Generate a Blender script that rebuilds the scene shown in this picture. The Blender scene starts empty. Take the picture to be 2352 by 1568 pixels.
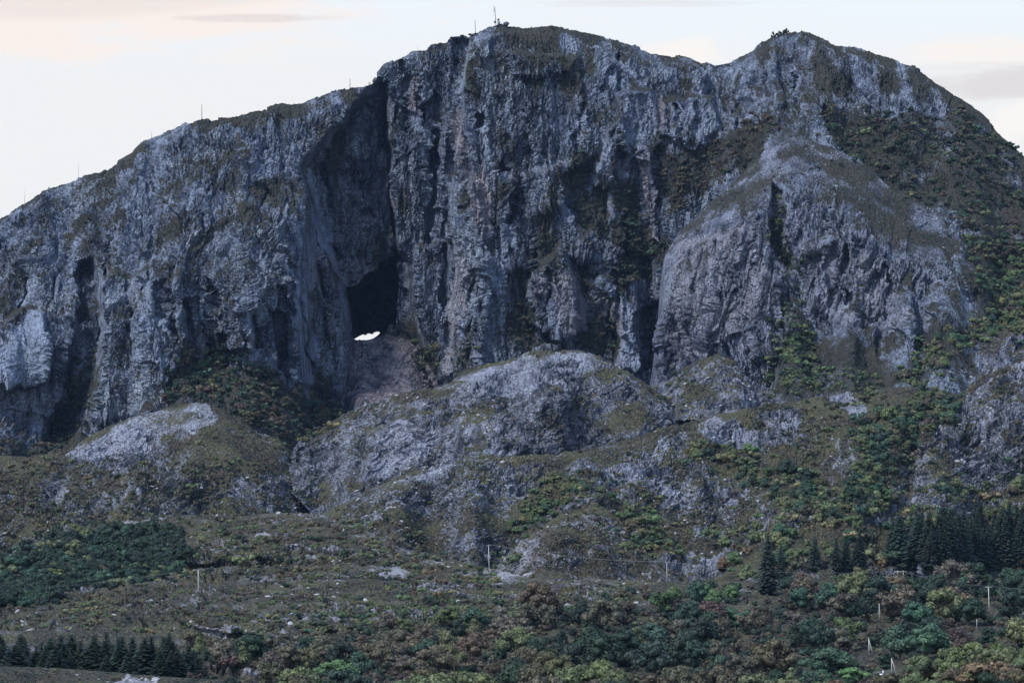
import bpy, math, random
import numpy as np

random.seed(7)
rng = np.random.default_rng(11)
sc = bpy.context.scene
COL = sc.collection

# ------------------------------------------------------------------ camera
FOC = 7237.0            # focal length in reference units (frame is 2352 wide)
CAMZ = 40.0
HORY = 1213.0           # row of the horizon
cam_d = bpy.data.cameras.new('camera')
cam = bpy.data.objects.new('camera', cam_d)
COL.objects.link(cam)
cam.location = (0, 0, CAMZ)
cam.rotation_euler = (math.radians(90), 0, 0)
cam_d.sensor_width = 36.0
cam_d.lens = 36.0 * FOC / 2352.0
cam_d.shift_y = (HORY - 784.0) / 2352.0
cam_d.clip_start = 1.0
cam_d.clip_end = 20000.0
sc.camera = cam

# ------------------------------------------------------------------ light
SUN_EL, SUN_AZ = 52.0, -129.0        # azimuth: degrees clockwise from +Y (away from the camera)
SUN_STRENGTH = 1.5
SKY_STRENGTH = 0.10
EXPOSURE = 1.35

w = bpy.data.worlds.new("World"); sc.world = w; w.use_nodes = True
nt = w.node_tree
for n in list(nt.nodes): nt.nodes.remove(n)
N = nt.nodes.new; L = nt.links.new
def wmath(op, a, b=None, c=None, clamp=False):
    n = N('ShaderNodeMath'); n.operation = op; n.use_clamp = clamp
    for i, v in enumerate((a, b, c)):
        if v is None: continue
        if isinstance(v, (int, float)): n.inputs[i].default_value = v
        else: L(v, n.inputs[i])
    return n.outputs[0]
def wmix(f, a, b):
    n = N('ShaderNodeMix'); n.data_type = 'RGBA'
    if isinstance(f, (int, float)): n.inputs[0].default_value = f
    else: L(f, n.inputs[0])
    for i, v in ((6, a), (7, b)):
        if isinstance(v, tuple): n.inputs[i].default_value = (*v, 1)
        else: L(v, n.inputs[i])
    return n.outputs[2]
out = N('ShaderNodeOutputWorld'); bg = N('ShaderNodeBackground')
bg.inputs[1].default_value = SKY_STRENGTH
sky = N('ShaderNodeTexSky'); sky.sky_type = 'NISHITA'; sky.sun_disc = False
sky.sun_elevation = math.radians(SUN_EL); sky.sun_rotation = math.radians(SUN_AZ)
sky.air_density = 1.2; sky.dust_density = 0.6; sky.ozone_density = 3.0
tc = N('ShaderNodeTexCoord'); sep = N('ShaderNodeSeparateXYZ'); L(tc.outputs['Generated'], sep.inputs[0])
zz = sep.outputs[2]
def KC(r, g_, b_): k = .97 / 2 ** EXPOSURE; return (r * k, g_ * k, b_ * k)
# thin bright veil of high cloud that thickens towards the horizon all round
veil = wmath('SUBTRACT', 1.0, wmath('MULTIPLY', wmath('SUBTRACT', wmath('ABSOLUTE', zz), .14), 3.4, clamp=True))
veil = wmath('MULTIPLY', wmath('MULTIPLY', veil, veil), .96)
base = wmix(veil, sky.outputs[0], KC(9.15, 9.12, 9.16))
# clouds: placed by direction (tan azimuth, tan elevation)
ax = wmath('DIVIDE', sep.outputs[0], sep.outputs[1]); ez = wmath('DIVIDE', zz, wmath('ABSOLUTE', sep.outputs[1]))
cmb = N('ShaderNodeCombineXYZ'); L(ax, cmb.inputs[0]); L(ez, cmb.inputs[1])
def wnoise(scx, scy, detail, off):
    mp = N('ShaderNodeMapping'); L(cmb.outputs[0], mp.inputs[0])
    mp.inputs[1].default_value = (off, off * .7, 0); mp.inputs[3].default_value = (scx, scy, 1)
    nz = N('ShaderNodeTexNoise'); nz.inputs['Scale'].default_value = 1; nz.inputs['Detail'].default_value = detail
    nz.inputs['Roughness'].default_value = .58
    L(mp.outputs[0], nz.inputs['Vector']); return nz.outputs[0]
nA = wnoise(22, 95, 9, 3.1); nB = wnoise(75, 95, 9, 9.3)
def blob(px, py, rx, ry, nz, k):
    cx, cy = (px - 1176) / FOC, (HORY - py) / FOC
    dx = wmath('DIVIDE', wmath('SUBTRACT', ax, cx), rx / FOC); dy = wmath('DIVIDE', wmath('SUBTRACT', ez, cy), ry / FOC)
    r = wmath('SQRT', wmath('ADD', wmath('MULTIPLY', dx, dx), wmath('MULTIPLY', dy, dy)))
    r = wmath('ADD', r, wmath('MULTIPLY', wmath('SUBTRACT', nz, .5), k * 1.5))
    f = wmath('MULTIPLY', wmath('SUBTRACT', 1.0, r), 1.5, clamp=True); f = wmath('MULTIPLY', f, wmath('MULTIPLY', f, wmath('SUBTRACT', 3.0, wmath('MULTIPLY', f, 2.0))))
    return wmath('MULTIPLY', f, wmath('GREATER_THAN', sep.outputs[1], 0.0))
def add(col, f, k, c):
    return wmix(wmath('MULTIPLY', f, k), col, c)
c = base
nC = wnoise(9, 90, 5, 5.5)
band = wmath('MULTIPLY', wmath('SUBTRACT', nC, .52), 5.0, clamp=True)
c = add(c, band, .35, KC(9.4, 9.2, 9.3))
c = add(c, blob(120, 20, 860, 140, nA, 1.5), 1.0, KC(10.1, 9.1, 8.6))
c = add(c, blob(60, -10, 600, 70, nC, 1.4), .6, KC(8.6, 7.9, 7.7))
c = add(c, blob(600, 42, 210, 11, nA, 1.6), .5, KC(7.3, 6.9, 6.9))
c = add(c, blob(1570, 118, 140, 45, nB, 1.4), .85, KC(10.2, 9.7, 9.3))
c = add(c, blob(2300, 120, 330, 40, nA, 1.2), .8, KC(10.1, 9.5, 9.1))
c = add(c, blob(2330, 190, 380, 48, nA, 1.3), .95, KC(7.9, 7.6, 7.7))
c = add(c, blob(2330, 285, 120, 65, nB, 1.3), .85, KC(10.2, 9.8, 9.5))
c = add(c, blob(1500, 8, 330, 14, nA, 1.4), .5, KC(8.0, 7.8, 7.9))
L(c, bg.inputs[0]); L(bg.outputs[0], out.inputs[0])

sun_d = bpy.data.lights.new('sun', 'SUN'); sun = bpy.data.objects.new('sun', sun_d); COL.objects.link(sun)
sun_d.energy = SUN_STRENGTH; sun_d.angle = math.radians(10); sun_d.color = (1.0, .97, .94)
e, a = math.radians(SUN_EL), math.radians(SUN_AZ)
from mathutils import Vector
sv = Vector((math.sin(a) * math.cos(e), math.cos(a) * math.cos(e), math.sin(e)))
sun.rotation_euler = sv.to_track_quat('Z', 'Y').to_euler()
sc.view_settings.view_transform = 'Standard'; sc.view_settings.look = 'None'
sc.view_settings.gamma = 1.0; sc.view_settings.use_curve_mapping = False
sc.view_settings.exposure = EXPOSURE

# ------------------------------------------------------------------ numpy noise
def _hash(ix, iy, iz, seed):
    h = ix * np.uint32(374761393) + iy * np.uint32(668265263) + iz * np.uint32(2246822519) + np.uint32((seed * 3266489917) & 0xffffffff)
    h = (h ^ (h >> np.uint32(13))) * np.uint32(1274126177)
    h = (h ^ (h >> np.uint32(15))) * np.uint32(2654435761)
    return (h ^ (h >> np.uint32(16)))
def _hf(ix, iy, iz, seed): return _hash(ix, iy, iz, seed).astype(np.float32) * np.float32(1 / 4294967295.0)
def vnoise(x, y, z, seed=0):
    xf, yf, zf = np.floor(x), np.floor(y), np.floor(z)
    ix, iy, iz = (v.astype(np.int64).astype(np.uint32) for v in (xf, yf, zf))
    fx, fy, fz = (x - xf).astype(np.float32), (y - yf).astype(np.float32), (z - zf).astype(np.float32)
    fx, fy, fz = (v * v * v * (v * (v * 6 - 15) + 10) for v in (fx, fy, fz))
    o = np.uint32(1)
    def ln(a, b, f): return a + (b - a) * f
    c00 = ln(_hf(ix, iy, iz, seed), _hf(ix + o, iy, iz, seed), fx)
    c10 = ln(_hf(ix, iy + o, iz, seed), _hf(ix + o, iy + o, iz, seed), fx)
    c01 = ln(_hf(ix, iy, iz + o, seed), _hf(ix + o, iy, iz + o, seed), fx)
    c11 = ln(_hf(ix, iy + o, iz + o, seed), _hf(ix + o, iy + o, iz + o, seed), fx)
    return ln(ln(c00, c10, fy), ln(c01, c11, fy), fz) * 2 - 1
def fbm(x, y, z, oct=4, seed=0, gain=.5):
    s, a, t = 0, 1.0, 0
    for i in range(oct):
        s = s + a * vnoise(x * 2 ** i + i * 7.3, y * 2 ** i + i * 3.1, z * 2 ** i + i * 5.7, seed + i); t += a; a *= gain
    return s / t
def ridged(x, y, z, oct=3, seed=0, gain=.5):
    s, a, t = 0, 1.0, 0
    for i in range(oct):
        s = s + a * (1 - 2.2 * np.abs(vnoise(x * 2 ** i + i * 7.3, y * 2 ** i + 1.7 * i, z * 2 ** i + 4.1 * i, seed + i))); t += a; a *= gain
    return s / t
def cells(x, y, z, seed=0):
    """facets: every cell is a tilted plane, and the distance to the joint between cells"""
    w1, w2 = vnoise(x * 1.3, y * 1.3, z * 1.3, seed + 31), vnoise(x * 1.4 + 9, y * 1.4, z * 1.4, seed + 33)
    x, y, z = x + .55 * w1, y + .4 * w2, z + .45 * (w2 - w1)
    xf, yf, zf = np.floor(x), np.floor(y), np.floor(z)
    ix, iy, iz = (v.astype(np.int64) for v in (xf, yf, zf))
    fx, fy, fz = (x - xf).astype(np.float32), (y - yf).astype(np.float32), (z - zf).astype(np.float32)
    d1 = np.full(x.shape, 9, np.float32); d2 = d1.copy(); fac = np.zeros(x.shape, np.float32)
    for i in (-1, 0, 1):
        for j in (-1, 0, 1):
            for k in (-1, 0, 1):
                a, b, c_ = (ix + i).astype(np.uint32), (iy + j).astype(np.uint32), (iz + k).astype(np.uint32)
                h = _hash(a, b, c_, seed)
                hx = (h & np.uint32(1023)).astype(np.float32) / 1023; hy = ((h >> np.uint32(10)) & np.uint32(1023)).astype(np.float32) / 1023
                hz = ((h >> np.uint32(20)) & np.uint32(1023)).astype(np.float32) / 1023
                dx, dy, dz = i + hx - fx, j + hy - fy, k + hz - fz
                d = dx * dx + dy * dy + dz * dz
                g = (hy - .5) * dx * 2.6 + (hz - .5) * dz * 2.6 + (hx - .5) * 1.1
                m = d < d1
                d2 = np.where(m, d1, np.minimum(d2, d)); fac = np.where(m, g, fac); d1 = np.where(m, d, d1)
    return fac, np.sqrt(d2) - np.sqrt(d1)
def sstep(a, b, x):
    t = np.clip((x - a) / (b - a), 0, 1); return t * t * (3 - 2 * t)

# ------------------------------------------------------------------ polygons in survey units -> soft masks
def pmask(px, py, poly, soft):
    """1 inside the polygon, 0 outside, soft edge"""
    poly = np.array(poly, np.float32)
    lo, hi = poly.min(0) - soft * 2, poly.max(0) + soft * 2
    out = np.zeros(px.shape, np.float32)
    sel = (px > lo[0]) & (px < hi[0]) & (py > lo[1]) & (py < hi[1])
    if not sel.any(): return out
    x, y = px[sel], py[sel]
    ins = np.zeros(x.shape, bool); dd = np.full(x.shape, 1e9, np.float32)
    for i in range(len(poly)):
        x1, y1 = poly[i]; x2, y2 = poly[(i + 1) % len(poly)]
        cond = ((y1 > y) != (y2 > y)) & (x < (x2 - x1) * (y - y1) / ((y2 - y1) if y2 != y1 else 1e-6) + x1)
        ins ^= cond
        ex, ey = x2 - x1, y2 - y1
        t = np.clip(((x - x1) * ex + (y - y1) * ey) / (ex * ex + ey * ey + 1e-6), 0, 1)
        dd = np.minimum(dd, (x - x1 - t * ex) ** 2 + (y - y1 - t * ey) ** 2)
    s = np.sqrt(dd) * np.where(ins, 1, -1)
    out[sel] = sstep(-soft, soft, s)
    return out
def zoomed(pts, x0, y0, k):           # survey units from an enlargement of the survey picture
    return [((x0 + x / k) * .9408, (y0 + y / k) * .9408) for x, y in pts]
CAVE = zoomed([(525,525),(590,515),(650,490),(690,430),(720,400),(765,385),(790,370),(795,312),(840,305),(900,290),(935,240),(975,265),(1040,290),(1052,380),(1048,470),(1035,520),(1015,620),(1008,760),(1002,870),(940,900),(905,950),(850,985),(780,1012),(700,1016),(620,1010),(590,985),(590,850),(578,760),(565,700),(540,610)], 700, 560, 3.7325)
GAP = zoomed([(615,998),(650,978),(682,962),(700,956),(716,966),(742,946),(785,956),(796,938),(830,930),(858,943),(900,932),(916,945),(880,962),(846,975),(800,996),(740,1010),(690,1006),(648,1014)], 700, 560, 3.7325)

VEG_M = [  # vegetation on the mountain: polygon, strength
 ([(1500,330),(1600,340),(1700,285),(1770,250),(1800,300),(1740,345),(1680,400),(1600,455),(1530,500),(1500,420)], 1.0),
 ([(1285,400),(1330,340),(1385,350),(1365,400),(1400,440),(1400,560),(1340,540),(1290,450)], .95),
 ([(1405,440),(1450,400),(1470,460),(1505,580),(1505,650),(1440,640),(1410,560)], 1.0),
 ([(1235,540),(1290,530),(1310,600),(1270,660),(1240,620)], .7),
 ([(1300,600),(1360,600),(1420,700),(1440,830),(1300,830),(1340,720)], .85),
 ([(1150,640),(1210,600),(1230,700),(1300,800),(1230,830),(1130,770),(1170,700)], .75),
 ([(1460,720),(1515,700),(1525,800),(1500,850),(1470,820)], .8),
 ([(1040,780),(1100,790),(1110,850),(1050,870)], .8),
 ([(380,850),(430,800),(500,815),(600,850),(700,900),(760,920),(800,960),(790,1100),(380,1100)], 1.0),
 ([(110,1000),(170,870),(230,810),(225,900),(160,1030),(150,1100),(-80,1100),(-80,1020)], .9),
 ([(1880,240),(2050,260),(2200,250),(2300,300),(2460,420),(2460,560),(2250,560),(2150,480),(2050,440),(1980,380),(1900,330)], .88),
 ([(2180,540),(2300,540),(2460,600),(2460,780),(2300,760),(2150,840),(2060,900),(2100,780),(2270,730),(2230,600)], 1.0),
 ([(1380,230),(1430,220),(1410,290),(1350,300)], .7),
 ([(1000,150),(1050,110),(1040,200),(1010,260)], .5),
 ([(870,260),(960,280),(940,360),(890,340)], .6),
 ([(600,640),(700,600),(720,640),(640,700)], .5),
 ([(640,470),(700,450),(720,560),(640,600)], .6),
 ([(440,560),(560,590),(640,640),(560,680),(460,640)], .45),
 ([(380,460),(430,440),(460,455),(400,490),(370,500)], .6),
 ([(200,520),(250,500),(240,560),(190,570)], .5),
 ([(950,760),(1000,780),(1010,870),(960,840)], .8),
 ([(1790,790),(1860,760),(1990,780),(2070,840),(2060,920),(1740,920),(1740,860)], 1.0),
 ([(1810,80),(1890,95),(1960,140),(1870,170),(1780,130),(1760,100)], .6),
 ([(1730,110),(1780,90),(1760,200),(1700,290),(1650,250),(1720,180)], .5),
 ([(1060,80),(1300,66),(1500,120),(1600,150),(1420,165),(1240,150),(1100,130)], .62), ([(880,150),(1000,105),(1040,120),(960,150)], .5), ([(100,450),(440,290),(500,285),(330,400),(120,520)], .42), ([(560,275),(860,200),(860,230),(700,280),(560,330)], .45), ([(1240,180),(1400,190),(1380,250),(1300,260)], .55), ([(540,640),(700,600),(690,700),(560,720)], .5), ([(1980,110),(2200,200),(2300,330),(2100,250)], .5),
]
RUST_M = [([(805,790),(890,765),(945,775),(1000,880),(940,930),(780,930)], .7), ([(1088,400),(1112,390),(1130,480),(1115,560),(1090,500)], 1.0), ([(1040,250),(1060,250),(1070,370),(1100,480),(1085,480),(1050,370)], .8),
 ([(1465,330),(1490,340),(1500,440),(1515,560),(1490,550),(1475,430)], 1.0), ([(1040,620),(1065,560),(1075,640),(1040,860),(1015,860)], .6),
 ([(1230,640),(1330,600),(1340,760),(1300,760),(1270,680),(1230,700)], .75), ([(1360,650),(1430,700),(1440,790),(1400,740)], .6),
 ([(940,180),(960,180),(965,260),(935,250)], .9), ([(1505,200),(1515,190),(1525,300),(1512,300)], .8), ([(700,590),(900,600),(900,640),(720,660)], .25),
 ([(1550,560),(1720,520),(1800,700),(1640,820),(1540,840)], .35), ([(1850,560),(2050,600),(2100,760),(1860,760)], .22)]
PALE_M = [([(0,800),(30,760),(92,700),(110,760),(105,860),(60,890),(-60,900)], 1.0), ([(95,600),(150,515),(165,520),(120,620)], .8), ([(40,700),(80,640),(90,650),(55,710)], .9),
 ([(1140,392),(1162,388),(1178,405),(1155,416)], 1.0), ([(1350,440),(1380,340),(1410,300),(1420,310),(1400,380),(1365,440)], .5), ([(1410,210),(1500,205),(1510,300),(1450,380),(1430,320)], .35),
 ([(240,660),(300,640),(420,700),(370,900),(300,960),(230,960),(250,800)], .25), ([(1545,230),(1660,230),(1650,320),(1590,340),(1540,310)], .3),
 ([(1060,480),(1120,560),(1150,700),(1110,840),(1060,850),(1060,640)], .25), ([(1420,700),(1450,640),(1470,640),(1480,840),(1430,850)], .5)]

# ------------------------------------------------------------------ materials
def new_mat(name):
    m = bpy.data.materials.new(name); m.use_nodes = True
    t = m.node_tree
    for n in list(t.nodes): t.nodes.remove(n)
    return m, t
class NG:
    def __init__(s, t): s.t = t
    def n(s, ty, **k):
        o = s.t.nodes.new(ty)
        for a, b in k.items(): setattr(o, a, b)
        return o
    def l(s, a, b): s.t.links.new(a, b)
    def put(s, sock, v):
        if isinstance(v, (int, float)): sock.default_value = v
        elif isinstance(v, tuple): sock.default_value = (*v, 1) if len(v) == 3 and sock.type == 'RGBA' else v
        else: s.l(v, sock)
    def m(s, op, a, b=None, c=None, clamp=False):
        o = s.n('ShaderNodeMath', operation=op, use_clamp=clamp)
        for i, v in enumerate((a, b, c)):
            if v is not None: s.put(o.inputs[i], v)
        return o.outputs[0]
    def mix(s, f, a, b, blend='MIX'):
        o = s.n('ShaderNodeMix', data_type='RGBA', blend_type=blend)
        s.put(o.inputs[0], f); s.put(o.inputs[6], a); s.put(o.inputs[7], b); return o.outputs[2]
    def noise(s, vec, scale, detail=4, rough=.55, stretch=(1, 1, 1), rot=(0, 0, 0)):
        mp = s.n('ShaderNodeMapping'); s.l(vec, mp.inputs[0]); mp.inputs[3].default_value = stretch; mp.inputs[2].default_value = rot
        o = s.n('ShaderNodeTexNoise'); o.inputs['Scale'].default_value = scale; o.inputs['Detail'].default_value = detail
        o.inputs['Roughness'].default_value = rough; s.l(mp.outputs[0], o.inputs['Vector']); return o.outputs[0]
    def ramp(s, f, a, b):      # linear remap a..b -> 0..1, clamped
        o = s.n('ShaderNodeMapRange', clamp=True); s.l(f, o.inputs[0]); o.inputs[1].default_value = a; o.inputs[2].default_value = b; return o.outputs[0]
    def attr(s, name): return s.n('ShaderNodeAttribute', attribute_name=name)

def rock_material(name, dark, light, lichen, vegc, streak=(1, 1, .22), rot=(0, 0, 0), vscale=.35, fw=.34, lk=.75):
    m, t = new_mat(name); g = NG(t)
    geo = g.n('ShaderNodeNewGeometry'); P = geo.outputs['Position']
    veg = g.attr('veg').outputs['Fac']; rust = g.attr('rust').outputs['Fac']; pale = g.attr('pale').outputs['Fac']
    n1 = g.noise(P, .16, 6, .62, streak, rot); n2 = g.noise(P, .9, 4, .65, streak, rot); n3 = g.noise(P, .035, 3, .5)
    n4 = g.noise(P, 1.7, 3, .6)
    f = g.m('ADD', g.m('MULTIPLY', n1, 1 - fw), g.m('MULTIPLY', n2, fw))
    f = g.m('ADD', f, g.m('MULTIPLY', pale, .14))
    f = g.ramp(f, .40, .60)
    n5 = g.noise(P, .055, 4, .6, streak, rot); n6 = g.noise(P, .30, 3, .6, streak, rot)
    f = g.m('ADD', f, g.m('ADD', g.m('MULTIPLY', g.m('SUBTRACT', n5, .5), 1.3), g.m('MULTIPLY', g.m('SUBTRACT', n6, .5), .9)), None, True)
    rock = g.mix(f, dark, light)
    rock = g.mix(g.m('MULTIPLY', g.ramp(n3, .42, .62), .35), rock, (dark[0] * 1.1, dark[1] * 1.2, dark[2] * 1.25))
    rock = g.mix(g.m('MULTIPLY', g.m('MULTIPLY', rust, .6), g.ramp(n1, .35, .6)), rock, (.40, .29, .27))
    lic = g.m('MULTIPLY', g.ramp(g.m('ADD', g.m('MULTIPLY', n4, .7), g.m('MULTIPLY', n3, .3)), .555, .64), lk)
    rock = g.mix(lic, rock, lichen)
    # vegetation: heather, moss, grass and fallen bracken in one mat
    v1 = g.noise(P, vscale, 5, .65, (1, 1, 1.8)); v2 = g.noise(P, 1.1, 3, .6, (1, 1, 2)); v3 = g.noise(P, .05, 3, .5)
    vc = g.mix(g.ramp(v1, .4, .62), vegc[0], vegc[1])
    vc = g.mix(g.ramp(v3, .45, .62), vc, g.mix(g.ramp(v2, .4, .6), vegc[2], vegc[1]))
    vc = g.mix(g.m('MULTIPLY', g.ramp(v2, .54, .68), .6), vc, vegc[3])
    vf = g.ramp(g.m('ADD', veg, g.m('MULTIPLY', g.m('SUBTRACT', g.m('ADD', g.m('MULTIPLY', v2, .5), g.m('MULTIPLY', n2, .5)), .5), 1.7)), .42, .58)
    colr = g.mix(vf, rock, vc)
    b = g.n('ShaderNodeBsdfPrincipled'); g.l(colr, b.inputs['Base Color'])
    g.put(b.inputs['Roughness'], g.m('ADD', .72, g.m('MULTIPLY', vf, .2))); b.inputs['Specular IOR Level'].default_value = .25
    vo = g.n('ShaderNodeTexVoronoi', feature='DISTANCE_TO_EDGE'); vo.inputs['Scale'].default_value = .42
    mpv = g.n('ShaderNodeMapping'); mpv.inputs[3].default_value = streak; mpv.inputs[2].default_value = rot
    wv = g.n('ShaderNodeTexNoise'); wv.inputs['Scale'].default_value = .5; g.l(P, wv.inputs['Vector'])
    wa = g.n('ShaderNodeVectorMath', operation='SCALE'); g.l(wv.outputs[1], wa.inputs[0]); wa.inputs['Scale'].default_value = 2.6
    wb = g.n('ShaderNodeVectorMath', operation='ADD'); g.l(P, wb.inputs[0]); g.l(wa.outputs[0], wb.inputs[1]); g.l(wb.outputs[0], mpv.inputs[0]); g.l(mpv.outputs[0], vo.inputs['Vector'])
    crk = g.ramp(vo.outputs['Distance'], 0.0, .12)
    hb = g.m('ADD', g.m('ADD', g.m('MULTIPLY', n2, 1.0), g.m('MULTIPLY', n4, .6)), g.m('MULTIPLY', crk, .5))
    bp = g.n('ShaderNodeBump'); bp.inputs['Strength'].default_value = 1.0; bp.inputs['Distance'].default_value = 1.3
    g.l(hb, bp.inputs['Height']); g.l(bp.outputs[0], b.inputs['Normal'])
    o = g.n('ShaderNodeOutputMaterial'); g.l(b.outputs[0], o.inputs[0])
    return m
VEG_HIGH = [(.014, .024, .020), (.052, .044, .040), (.038, .046, .034), (.12, .11, .07)]
VEG_LOW = [(.012, .019, .015), (.072, .056, .044), (.078, .092, .042), (.26, .25, .12)]
MAT_CLIFF = rock_material('cliff_rock', (.018, .029, .052), (.255, .30, .395), (.62, .67, .71), VEG_HIGH)
MAT_SPUR = rock_material('spur_rock', (.020, .028, .050), (.245, .275, .36), (.55, .59, .64), VEG_HIGH, (1, 1, .3), (0, math.radians(12), 0))
MAT_KNOLL = rock_material('knoll_rock', (.022, .028, .044), (.315, .34, .415), (.62, .64, .68), VEG_LOW, (1, 1, .5), (0, math.radians(35), 0), fw=.2, lk=.4)
MAT_HEATH = rock_material('heath_ground', (.028, .029, .038), (.33, .335, .38), (.60, .61, .63), VEG_LOW, (1, .6, 1.4))
MAT_SCREE = rock_material('scree', (.06, .055, .065), (.21, .17, .18), (.30, .28, .28), VEG_HIGH, (1, 1, 1.4))

# ------------------------------------------------------------------ relief sheets
SHEETS = []
def curve(pts):
    p = np.array(pts, float); return lambda x: np.interp(x, p[:, 0], p[:, 1])
def smooth_curve(pts, xs, k=5):
    y = curve(pts)(xs); ker = np.hanning(k + 2)[1:-1]; ker /= ker.sum()
    return np.convolve(np.pad(y, k // 2, mode='edge'), ker, 'valid')
def blur2(a, k0, k1):
    for ax_, k in ((0, k0), (1, k1)):
        if k < 3: continue
        k |= 1; ker = np.hanning(k + 2)[1:-1]; ker /= ker.sum()
        pad = [(0, 0), (0, 0)]; pad[ax_] = (k // 2, k // 2)
        b = np.pad(a, pad, mode='edge')
        a = np.apply_along_axis(lambda v: np.convolve(v, ker, 'valid'), ax_, b)
    return a
def unproj(px, py, Y): return (px - 1176) / FOC * Y, Y, CAMZ + (HORY - py) / FOC * Y

def make_mesh(name, V, F, mat, attrs=None, smooth=False, kind='structure'):
    me = bpy.data.meshes.new(name)
    V = np.asarray(V, np.float32); F = np.asarray(F, np.int32)
    me.vertices.add(len(V)); me.vertices.foreach_set('co', V.ravel())
    k = F.shape[1]
    me.loops.add(F.size); me.loops.foreach_set('vertex_index', F.ravel())
    me.polygons.add(len(F)); me.polygons.foreach_set('loop_start', np.arange(0, F.size, k, dtype=np.int32))
    me.update(calc_edges=True)
    me.polygons.foreach_set('use_smooth', np.full(len(F), smooth, bool))
    for a_, v in (attrs or {}).items():
        at = me.attributes.new(a_, 'FLOAT', 'POINT'); at.data.foreach_set('value', np.asarray(v, np.float32).ravel())
    if mat: me.materials.append(mat)
    o = bpy.data.objects.new(name, me); COL.objects.link(o)
    if kind: o['kind'] = kind
    return o

def sheet(name, x0, x1, dx, crest, bottom, ny, Yc, A=None, Yfun=None, feats=(), vegp=(), rustp=(), palep=(), back=(80, 60), disp=None,
          veg0=.3, mat=None, cut=None, gamma=1.0, warp=7.0, seed=1, crest_k=5, register=True, slope_veg=1.0, label=None, vamp=.30, vstripe=None, darkp=()):
    xs = np.arange(x0, x1 + dx, dx, dtype=np.float32)
    cy = smooth_curve(crest, xs, crest_k); by = np.maximum(curve(bottom)(xs), cy + 4)
    t = np.linspace(0, 1, ny)[:, None] ** gamma
    PX = np.repeat(xs[None, :], ny, 0).astype(np.float32); PY = (cy[None] + t * (by - cy)[None]).astype(np.float32)
    S = PY - cy[None]
    # warped lookup so that no outline drawn by hand stays straight
    wx = PX + warp * fbm(PX / 45, PY / 45, PX * 0, 3, seed + 40); wy = PY + warp * fbm(PX / 45, PY / 45, PX * 0 + 9.5, 3, seed + 50)
    if Yfun is not None: Y = Yfun(PX, PY)
    else:
        a_ = A(wx, wy, S); a_ = blur2(a_, 9, 25)
        dpy = np.diff(PY, axis=0, prepend=PY[:1]); Y = curve(Yc)(xs)[None] - np.cumsum(a_ * dpy, 0)
    for poly, off, soft in feats: Y = Y + off * pmask(wx, wy, poly, soft)
    X, Yw, Z = unproj(PX, PY, Y)
    def normals(X, Y_, Z):
        gx = [np.gradient(v, axis=1) for v in (X, Y_, Z)]; gy = [np.gradient(v, axis=0) for v in (X, Y_, Z)]
        n = np.stack([gx[1] * gy[2] - gx[2] * gy[1], gx[2] * gy[0] - gx[0] * gy[2], gx[0] * gy[1] - gx[1] * gy[0]], -1)
        n /= np.linalg.norm(n, axis=-1, keepdims=True) + 1e-9
        to = np.stack([-X, -Y_, CAMZ - Z], -1); to /= np.linalg.norm(to, axis=-1, keepdims=True)
        return n * np.where((n * to).sum(-1, keepdims=True) + .12 * n[..., 2:3] * np.sign(n[..., 2:3] + 1e-9) * 0 < 0, -1, 1)
    vegr = np.zeros(PX.shape, np.float32); dark_ = vegr.copy(); rust = vegr.copy(); pale = vegr.copy()
    rag = 22 * fbm(PX / 26, PY / 26, PX * 0 + 3, 4, seed + 60); rag2 = 22 * fbm(PX / 26, PY / 26, PX * 0 + 31, 4, seed + 61)
    for p, v in vegp: vegr = np.maximum(vegr, v * pmask(wx + rag, wy + rag2, p, 20))
    for p, v in rustp: rust = np.maximum(rust, v * pmask(wx, wy, p, 7))
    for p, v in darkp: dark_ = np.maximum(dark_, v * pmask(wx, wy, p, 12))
    for p, v in palep: pale = np.maximum(pale, v * pmask(wx + rag * .5, wy + rag2 * .5, p, 7))
    n0 = normals(blur2(X, 5, 5), blur2(Yw, 5, 5), blur2(Z, 5, 5))
    D = disp(X, Yw, Z, PX, PY, S, vegr, pale)
    fade = .35 + .65 * sstep(0, 40, S)
    D = (D - 0) * fade
    view = np.stack([-X, -Yw, CAMZ - Z], -1); view /= np.linalg.norm(view, axis=-1, keepdims=True)
    if cut is not None or name == 'rock_spur': D = D * (.12 + .88 * sstep(.16, .6, np.abs(blur2((n0 * view).sum(-1), 7, 7))))
    if cut is not None: D = D * (1 - .85 * pmask(PX, PY, cut, 24))
    X = X + n0[..., 0] * D; Yw = Yw + n0[..., 1] * D; Z = Z + n0[..., 2] * D
    n1 = normals(X, Yw, Z)
    up = blur2(n1[..., 2], 3, 3)
    vn = fbm(X / 14, Yw / 14, Z / 14, 4, seed + 70)
    if vstripe is not None: vn = .6 * vn + vstripe(X, Yw, Z, PX, PY)
    veg = veg0 + slope_veg * .5 * (sstep(.2, .8, up) - .3) + vamp * vn
    veg = np.where(vegr > 0, veg * (1 - vegr) + np.maximum(veg, .22 + .55 * vegr + .5 * vn) * vegr, veg)
    veg = veg * (1 - .75 * pale) * (1 - .6 * rust)
    veg = veg * (1 - sstep(.3, .55, dark_)); veg = np.clip(veg, 0, 1.0)
    # the far side of the hill
    nb = 14
    kb = (np.linspace(1, 0, nb, endpoint=False))[:, None]
    Xb = X[0][None] + (X[0][None] * 0) ; bn = fbm(X[0][None] / 20 + kb * 0, kb * back[0] / 20 + X[0][None] * 0, kb * 0 + X[0][None] * 0, 3, seed + 5)
    Xb = np.repeat(X[0][None], nb, 0); Yb = Yw[0][None] + kb * back[0]; Zb = Z[0][None] - kb ** 1.3 * back[1] + bn * 3 * kb ** .5 - kb * 2
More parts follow.
